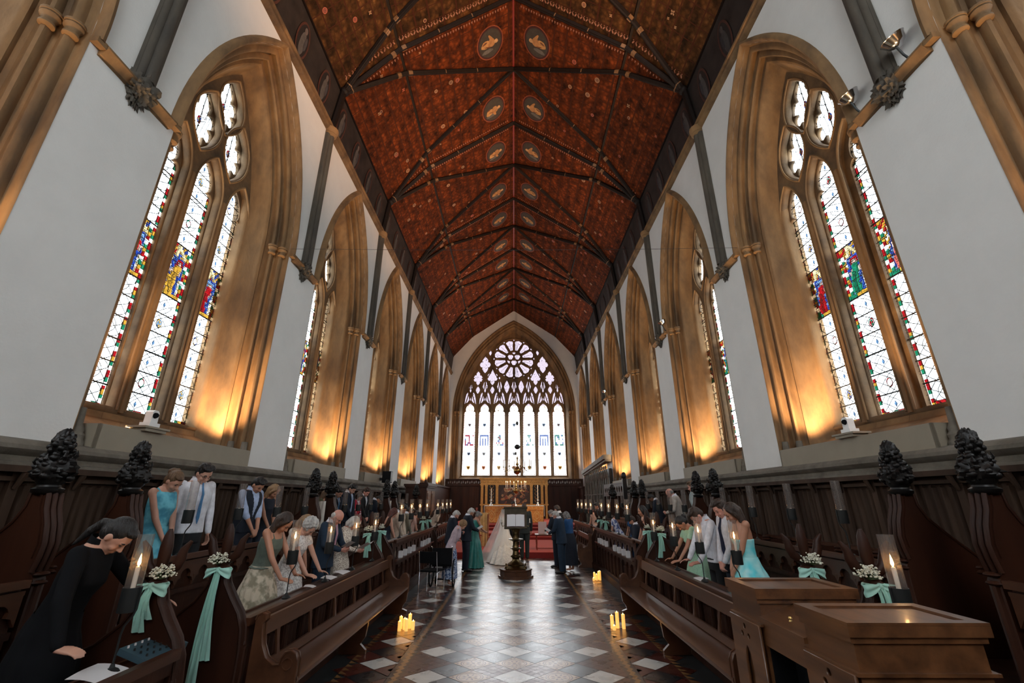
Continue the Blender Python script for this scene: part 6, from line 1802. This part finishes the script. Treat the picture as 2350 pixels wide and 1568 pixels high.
            b = MB(); b.loft(rings([(it[2],) + TP[1][1:]] + TP[2:6] + ([(.775, .13, .098, 0)] if it[3] == 'straps' else TP[6:-1]), .012))
            if it[3] == 'straps':
                for s in (-1, 1): b.tube([B((s * .085 * k, .095 * k, .765 * H)), B((s * .098 * k, .045 * k, .81 * H)), B((s * .10 * k, 0, .838 * H)), B((s * .098 * k, -.07 * k, .79 * H))], .011, 6)
            elif it[3] == 'short':
                for s in (-1, 1): b.ell(S[s], (.06 * k, .058 * k, .06 * k), 12, 8); capsule(b, S[s], S[s].lerp(arm[s][0], .6), .058 * k, .056 * k, 12)
            elif it[3] == 'long':
                for s in (-1, 1): b.ell(S[s], (.06 * k, .058 * k, .06 * k), 12, 8); capsule(b, S[s], arm[s][0], .058 * k, .05 * k, 12); capsule(b, arm[s][0], arm[s][0].lerp(arm[s][1], .93), .05 * k, .036 * k, 12)
            remesh(b, vox * 1.25, 2, None, mt, 'top', r)
        elif kind == 'shoes':
            for s in (-1, 1):
                m = MB(); m.tube([(s * .085 * k, -.075 * k, .04), (s * .085 * k, -.02, .055), (s * .09 * k, .08 * k, .042), (s * .098 * k, .15 * k, .030), (s * .10 * k, .185 * k, .022)], [.028, .040, .042, .036, .014], 10, True, .9); m.build('shoe', mt, r, 60)
        elif kind == 'paper':
            P = (arm[-1][1] + arm[1][1]) / 2 + Vector((0, .09, .02)); m = MB()
            for s in (-1, 1): m.poly([P + Vector((0, -.05, 0)), P + Vector((s * .14, -.06, .035)), P + Vector((s * .14, .10, .12)), P + Vector((0, .11, .085))])
            o = m.build('order_of_service', M_paper, None); o.location = (x, y, z0); o.rotation_euler = (0, 0, math.radians(-face)); tag(o, it[2], 'booklet')
        elif kind == 'earring':
            m = MB(); c = Hd((-.080, -.005, -.052)); m.tube([c + Vector((0, .012 * math.cos(t), .014 * math.sin(t) - .01)) for t in [2 * PI * i / 12 for i in range(13)]], .0016, 5); m.build('earring', M_brass, r, 60)
    return r, B, Hd, arm
c_navy = cloth_mat('navy_wool', (.006, .011, .024)); c_blue = cloth_mat('blue_wool', (.007, .024, .052)); c_dark = cloth_mat('charcoal_wool', (.007, .008, .010)); c_beige = cloth_mat('beige_linen', (.60, .49, .39)); c_sage = cloth_mat('sage_linen', (.48, .56, .56))
c_white = cloth_mat('white_cotton', (.78, .79, .85)); c_lblue = cloth_mat('light_blue_cotton', (.42, .52, .74)); c_tieb = cloth_mat('blue_silk', (.09, .26, .50), rough=.4); c_tien = cloth_mat('navy_silk', (.012, .018, .05), rough=.4); c_tiep = cloth_mat('pink_silk', (.62, .34, .42), rough=.4)
c_aqua = printed('aqua_print', (.17, .56, .68), (.07, .32, .46), 9, .4, .6); c_lace = printed('cream_lace', (.78, .72, .63), (.40, .33, .27), 60); c_lacew = printed('white_lace', (.82, .80, .77), (.52, .49, .47), 45); c_creamb = cloth_mat('cream_blouse', (.76, .67, .57))
c_floral = printed('floral_skirt', (.58, .50, .38), (.26, .23, .16), 11, .42, .58); c_green = cloth_mat('grey_green_top', (.12, .15, .12)); c_mintd = cloth_mat('mint_lace', (.46, .74, .54), col2=(.34, .58, .42), scale=50); c_turq = printed('turquoise_ombre', (.12, .66, .74), (.52, .84, .82), 5, .35, .65)
c_teal = cloth_mat('teal_satin', (.035, .23, .20), rough=.35); c_lilac = cloth_mat('lilac_knit', (.52, .42, .47)); c_pblue = printed('blue_floral', (.04, .08, .20), (.38, .45, .58), 30); c_red = cloth_mat('red_crepe', (.45, .01, .03)); c_pink = cloth_mat('blush_chiffon', (.62, .40, .34)); c_olive = cloth_mat('olive_print', (.12, .12, .06)); c_wine = cloth_mat('dark_plum', (.05, .012, .02)); c_bwhite = printed('white_blue_print', (.60, .62, .72), (.08, .11, .28), 16); c_royal = cloth_mat('royal_blue', (.015, .08, .22)); c_ivory = cloth_mat('ivory_satin', (.74, .71, .66), rough=.5); c_black = M_black
suit = lambda j, t=None: [('shirt', c_white), ('jacket', j), ('collar', c_white)] + ([('tie', t)] if t else []) + [('trousers', j), ('shoes', M_shoe)]
FR, BK_ = .15, .62
# --- left, front row
person('young woman with long dark hair in grey-green top and patterned skirt, hands on desk', -3.08, 5.92, FR, 1.76, 92, 10, 42, 'desk', 'tan', ('long', 'brown'), [('top', c_green, .585, 'straps'), ('skirt', c_floral, .12, .17, 13)], 0, True, hands=.81)
person('white-curled woman in a buttoned white lace dress leaning on the left desk', -3.06, 6.58, FR, 1.68, 96, 14, 45, 'desk', 'fair', ('curly', 'white'), [('dress', c_lacew, .18, .10, 9, 0, 0, 'cap')], 0, True, hands=.80)
person('woman with blonde fringe in a cream blouse behind the white-haired woman', -3.30, 7.12, FR, 1.68, 95, 8, 40, 'clasp', 'tan', ('bob', 'blonde'), [('top', c_creamb, .55, 'short'), ('skirt', c_creamb, .2, .05, 7)], 1, True)
person('bald man in blue suit with pink tie and glasses reading a service sheet', -3.10, 7.84, FR, 1.74, 100, 8, 38, 'hold', 'pink', ('bald', 'white'), suit(c_blue, c_tiep) + [('paper', M_paper, 'white service sheet held by the bald man in blue')], 0, glasses=True)
person('woman with white bobbed hair in cream lace reading beside the bald man', -3.02, 8.34, FR, 1.63, 95, 12, 42, 'hold', 'pink', ('bob', 'white'), [('top', c_lace, .50, 'long'), ('skirt', c_lace, .2, .05, 7), ('paper', M_paper, 'white service sheet held by the woman in cream lace')], 1, True)
# --- left, back row
person('fair-haired woman with an updo in a pale blue dress, hands clasped, back row', -4.16, 5.46, BK_, 1.74, 96, 2, 40, 'clasp', 'fair', ('updo', 'darkblonde'), [('dress', c_aqua, .22, .09, 11, 0, 0, 'straps')], 0, True)
person('young man in white shirt and blue tie with glasses, back row left', -4.16, 6.02, BK_, 1.86, 112, 0, 36, 'side', 'fair', ('short', 'black'), [('shirt', c_white), ('collar', c_white), ('tie', c_tieb), ('trousers', c_dark), ('shoes', M_shoe)], 0, glasses=True)
person('dark-haired man in light blue shirt and navy waistcoat, back row left', -4.16, 7.26, BK_, 1.76, 104, 4, 42, 'clasp', 'tan', ('short', 'black'), [('shirt', c_lblue, .9), ('collar', c_lblue), ('vest', c_navy), ('trousers', c_navy), ('shoes', M_shoe)], 0)
person('woman with long wavy blonde hair in navy beside the man in waistcoat', -4.20, 7.84, BK_, 1.66, 100, 4, 40, 'clasp', 'tan', ('wavy', 'blonde'), [('dress', c_navy, .2, .12, 9, 0, 0, 'straps')], 1, True)
person('woman in olive print dress half hidden behind the carved finials', -4.25, 10.15, BK_, 1.62, 78, 6, 30, 'clasp', 'tan', ('wavy', 'darkblonde'), [('dress', c_olive, .2, .1, 9, 0, 0, 'cap')], 2, True)
person('dark-haired man in navy suit and blue tie, first beyond the finials', -4.16, 10.70, BK_, 1.68, 108, 4, 38, 'clasp', 'fair', ('short', 'black'), suit(c_navy, c_tieb), 1)
person('man with thick dark hair in navy suit between two lamps, back row', -4.18, 11.56, BK_, 1.80, 106, 4, 40, 'clasp', 'fair', ('parted', 'black'), suit(c_navy, c_lblue), 1)
person('dark-haired woman in a bright red jacket in the back row', -4.12, 12.0, BK_, 1.60, 104, 4, 38, 'clasp', 'fair', ('bob', 'brown'), [('shirt', c_white), ('cardigan', c_red), ('skirt', c_red, .25, .04, 7)], 1, True)
person('brown-haired man in dark green-black suit beside the woman in red', -4.16, 12.66, BK_, 1.72, 108, 4, 34, 'clasp', 'pink', ('short', 'brown'), suit(c_dark), 1)
person('man in navy suit at the far end of the left back row', -4.20, 13.55, BK_, 1.60, 70, 16, 60, 'clasp', 'tan', ('short', 'black'), suit(c_navy), 2)
person('dark-haired guest in plum beyond the third finials on the left', -4.22, 15.6, BK_, 1.62, 76, 6, 30, 'clasp', 'tan', ('short', 'black'), [('shirt', c_wine), ('trousers', c_dark)], 2)
# --- left, second block front row
person('woman with long auburn hair and bare shoulders at the second left desk', -3.10, 11.45, FR + .05, 1.64, 66, 8, 34, 'clasp', 'fair', ('wavy', 'red'), [('dress', c_navy, .2, .1, 9, 0, 5, 'none')], 1, True)
person('dark-haired man in beige linen suit at the second left desk', -3.06, 12.35, FR + .05, 1.72, 102, 5, 36, 'clasp', 'tan', ('short', 'black'), suit(c_beige), 1)
person('man in olive-beige suit leaning behind the man in beige', -3.10, 13.20, FR + .05, 1.66, 74, 10, 36, 'clasp', 'tan', ('short', 'brown'), suit(cloth_mat('khaki_linen', (.26, .24, .18))), 2)
person('woman in blush pink dress at the second left desk', -3.04, 13.85, FR + .05, 1.52, 70, 12, 40, 'clasp', 'fair', ('updo', 'brown'), [('dress', c_pink, .2, .1, 9, 0, 0, 'cap')], 2, True)
person('grey-haired man in cream jacket bowing with hands to his face', -2.95, 17.0, FR, 1.74, 84, 20, 50, 'face', 'tan', ('short', 'grey'), suit(cloth_mat('cream_linen', (.52, .42, .34))), 1)
# --- left, standing in the aisle
person('white-haired man in navy suit standing behind the lady in lilac', -1.86, 13.75, 0, 1.74, 70, 8, 36, 'hold', 'pink', ('short', 'white'), suit(c_navy), 1)
person('tall white-haired man in navy suit in the aisle, beside a green dress', -1.42, 14.1, 0, 1.80, 66, 4, 40, 'hold', 'tan', ('short', 'white'), suit(c_navy) + [('paper', M_paper, 'order of service held by the tall man in navy')], 1)
person('curly-haired elderly lady in lilac jacket stooping with hand at her mouth', -1.58, 11.95, 0, 1.58, 80, 22, 34, 'chin', 'fair', ('curly', 'blonde'), [('shirt', c_lilac), ('cardigan', c_lilac, 1., .82), ('skirt', c_pblue, .10, .05, 9)], 1, True)
person('woman in long teal satin dress beyond the tall man in navy', -1.22, 14.75, 0, 1.66, 60, 4, 34, 'hold', 'tan', ('updo', 'grey'), [('dress', c_teal, .02, .16, 11, 0, 0, 'straps')], 1, True)
# --- the singer at the nearest left desk
person('dark-haired singer in a black top leaning at the nearest left desk, gold earring', -3.15, 3.44, FR, 1.80, 80, 15, 40, 'desk', 'fair', ('pony', 'black'), [('top', c_black, .50, 'long'), ('collar', c_black), ('skirt', c_black, .05, .06, 9), ('earring', M_brass)], 0, True, hands={-1: (-.40, .43, 1.06), 1: (.44, .36, .80)})
# --- wedding couple and priest
rB, Bf, Hf, _a = person('bride in white satin gown with long veil and train, seen from behind', -.36, 16.55, 0, 1.70, 2, 0, 12, 'clasp', 'fair', ('updo', 'brown'), [('dress', c_ivory, .01, .42, 13, .75, 0, 'straps')], 1, True)
m = MB(); rows = []
for i in range(13):
    v = i / 12; z = 1.60 * (1 - v) + .03; wd = .09 + .62 * v ** 1.25; rows.append([Vector((wd * math.sin(a) * (1 + .04 * math.sin(a * 17)) - .22 * v, -(.13 + .62 * v ** 1.5) * math.cos(a * .8) + .012 * math.sin(a * 13 + v * 3), z)) for a in [-1.25 + 2.5 * j / 30 for j in range(31)]])
m.loft(rows, False, False)
vm = bpy.data.materials.new('veil_tulle'); vm.use_nodes = True; nt = vm.node_tree; nt.nodes.clear(); o_ = nt.nodes.new('ShaderNodeOutputMaterial'); t_ = nt.nodes.new('ShaderNodeBsdfTransparent'); d_ = nt.nodes.new('ShaderNodeBsdfDiffuse'); mx_ = nt.nodes.new('ShaderNodeMixShader'); mx_.inputs[0].default_value = .38; d_.inputs[0].default_value = (.8, .78, .76, 1)
nt.links.new(t_.outputs[0], mx_.inputs[1]); nt.links.new(d_.outputs[0], mx_.inputs[2]); nt.links.new(mx_.outputs[0], o_.inputs[0])
m.build('veil', vm, rB, 75)
person('groom in dark tail suit standing beside the bride, seen from behind', .36, 16.75, 0, 1.86, -4, 0, 10, 'side', 'fair', ('short', 'brown'), suit(cloth_mat('dark_green_wool', (.010, .018, .020))), 1)
person('dark-bearded priest in black cassock with white stole facing the camera', -.04, 19.4, .2, 1.76, 180, 4, 28, 'hold', 'tan', ('short', 'black'), [('shirt', c_black), ('skirt', c_black, .02, .06, 7), ('collar', c_ivory), ('tie', c_ivory)], 1, glasses=True)
# --- right, in the aisle
person('white-haired man in dark blue suit standing in the right of the aisle', 1.36, 13.75, 0, 1.72, -62, 8, 34, 'hold', 'pink', ('short', 'white'), suit(c_blue) + [('paper', M_paper, 'order of service held by the man in dark blue')], 1)
person('grey-haired man behind the man in dark blue, leaning on one foot', 1.32, 14.9, 0, 1.72, -60, 8, 30, 'hold', 'fair', ('short', 'grey'), suit(c_navy), 2)
person('brown-haired man standing tallest behind the group in the right aisle', 1.50, 15.5, 0, 1.84, -40, 4, 24, 'clasp', 'fair', ('short', 'brown'), suit(c_dark), 2)
person('grey-bobbed woman in royal blue with white scarf beside the man in dark blue', 1.66, 14.2, 0, 1.68, -50, 4, 30, 'clasp', 'fair', ('bob', 'grey'), [('top', c_royal, .5, 'long'), ('skirt', c_navy, .1, .04, 7)], 1, True)
# --- right, third block and second block
person('bearded dark-haired man in dark suit at the farthest right desk', 3.02, 16.2, FR, 1.78, -70, 6, 26, 'chin', 'tan', ('short', 'black'), suit(c_dark), 1)
person('red-haired woman beside the bearded man at the farthest right desk', 2.95, 17.3, FR, 1.60, -70, 8, 40, 'clasp', 'fair', ('bob', 'red'), [('dress', c_pink, .2, .1, 9, 0, 0, 'cap')], 2, True)
person('woman in white and blue print dress at the second right desk', 3.05, 13.75, FR, 1.56, -72, 22, 60, 'clasp', 'fair', ('bob', 'brown'), [('dress', c_bwhite, .2, .1, 9, 0, 0, 'cap')], 1, True)
person('guest in royal blue behind the white and blue print dress', 3.30, 13.0, FR, 1.62, -60, 10, 40, 'clasp', 'tan', ('long', 'brown'), [('top', c_royal, .5, 'short'), ('skirt', c_royal, .2, .05, 7)], 2, True)
person('child in navy jacket with hand at face beside the dark halter dress', 2.98, 11.5, FR, 1.48, -75, 6, 26, 'chin', 'tan', ('short', 'brown'), suit(c_navy), 1)
person('woman with long dark hair in a dark halter dress and drop earrings', 3.05, 10.95, FR, 1.72, -90, 2, 14, 'clasp', 'tan', ('long', 'black'), [('dress', c_wine, .15, .1, 9, 0, 6, 'straps')], 1, True)
# --- right, back row
person('fair-haired man in pale sage suit, back turned, right back row', 4.18, 10.55, BK_, 1.80, -58, 4, 20, 'side', 'pink', ('short', 'darkblonde'), suit(c_sage), 1)
person('balding man in cream jacket in the right back row', 4.16, 11.7, BK_, 1.70, -70, 14, 32, 'hold', 'pink', ('bald', 'grey'), suit(cloth_mat('cream_linen2', (.50, .45, .40))), 1)
person('dark-haired man in navy with light blue shirt, right back row', 4.18, 13.4, BK_, 1.60, -72, 14, 44, 'clasp', 'brown', ('short', 'black'), suit(c_navy), 2)
# --- right, front row of the first block
person('dark-haired girl in mint lace dress leaning on the right front desk', 3.02, 7.95, FR, 1.66, -90, 13, 46, 'desk', 'tan', ('bun', 'black'), [('dress', c_mintd, .2, .15, 11, 0, 0, 'cap')], 0, True, hands=.81)
person('brown-haired boy in loose white shirt leaning on the right front desk', 3.08, 7.36, FR, 1.82, -94, 14, 44, 'desk', 'pink', ('short', 'brown'), [('shirt', c_white), ('collar', c_white), ('trousers', c_dark), ('shoes', M_shoe)], 0, hands=.82)
person('dark-haired youth in white shirt and navy tie, right front row', 3.14, 6.90, FR, 1.89, -98, 3, 34, 'clasp', 'pink', ('short', 'brown'), [('shirt', c_white), ('collar', c_white), ('tie', c_tien), ('trousers', c_navy), ('shoes', M_shoe)], 0)
person('girl with long brown hair in a turquoise strapless dress, right front row', 3.04, 6.34, FR, 1.84, -86, 2, 34, 'clasp', 'tan', ('long', 'brown'), [('dress', c_turq, .20, .20, 13, 0, 5, 'none')], 0, True)
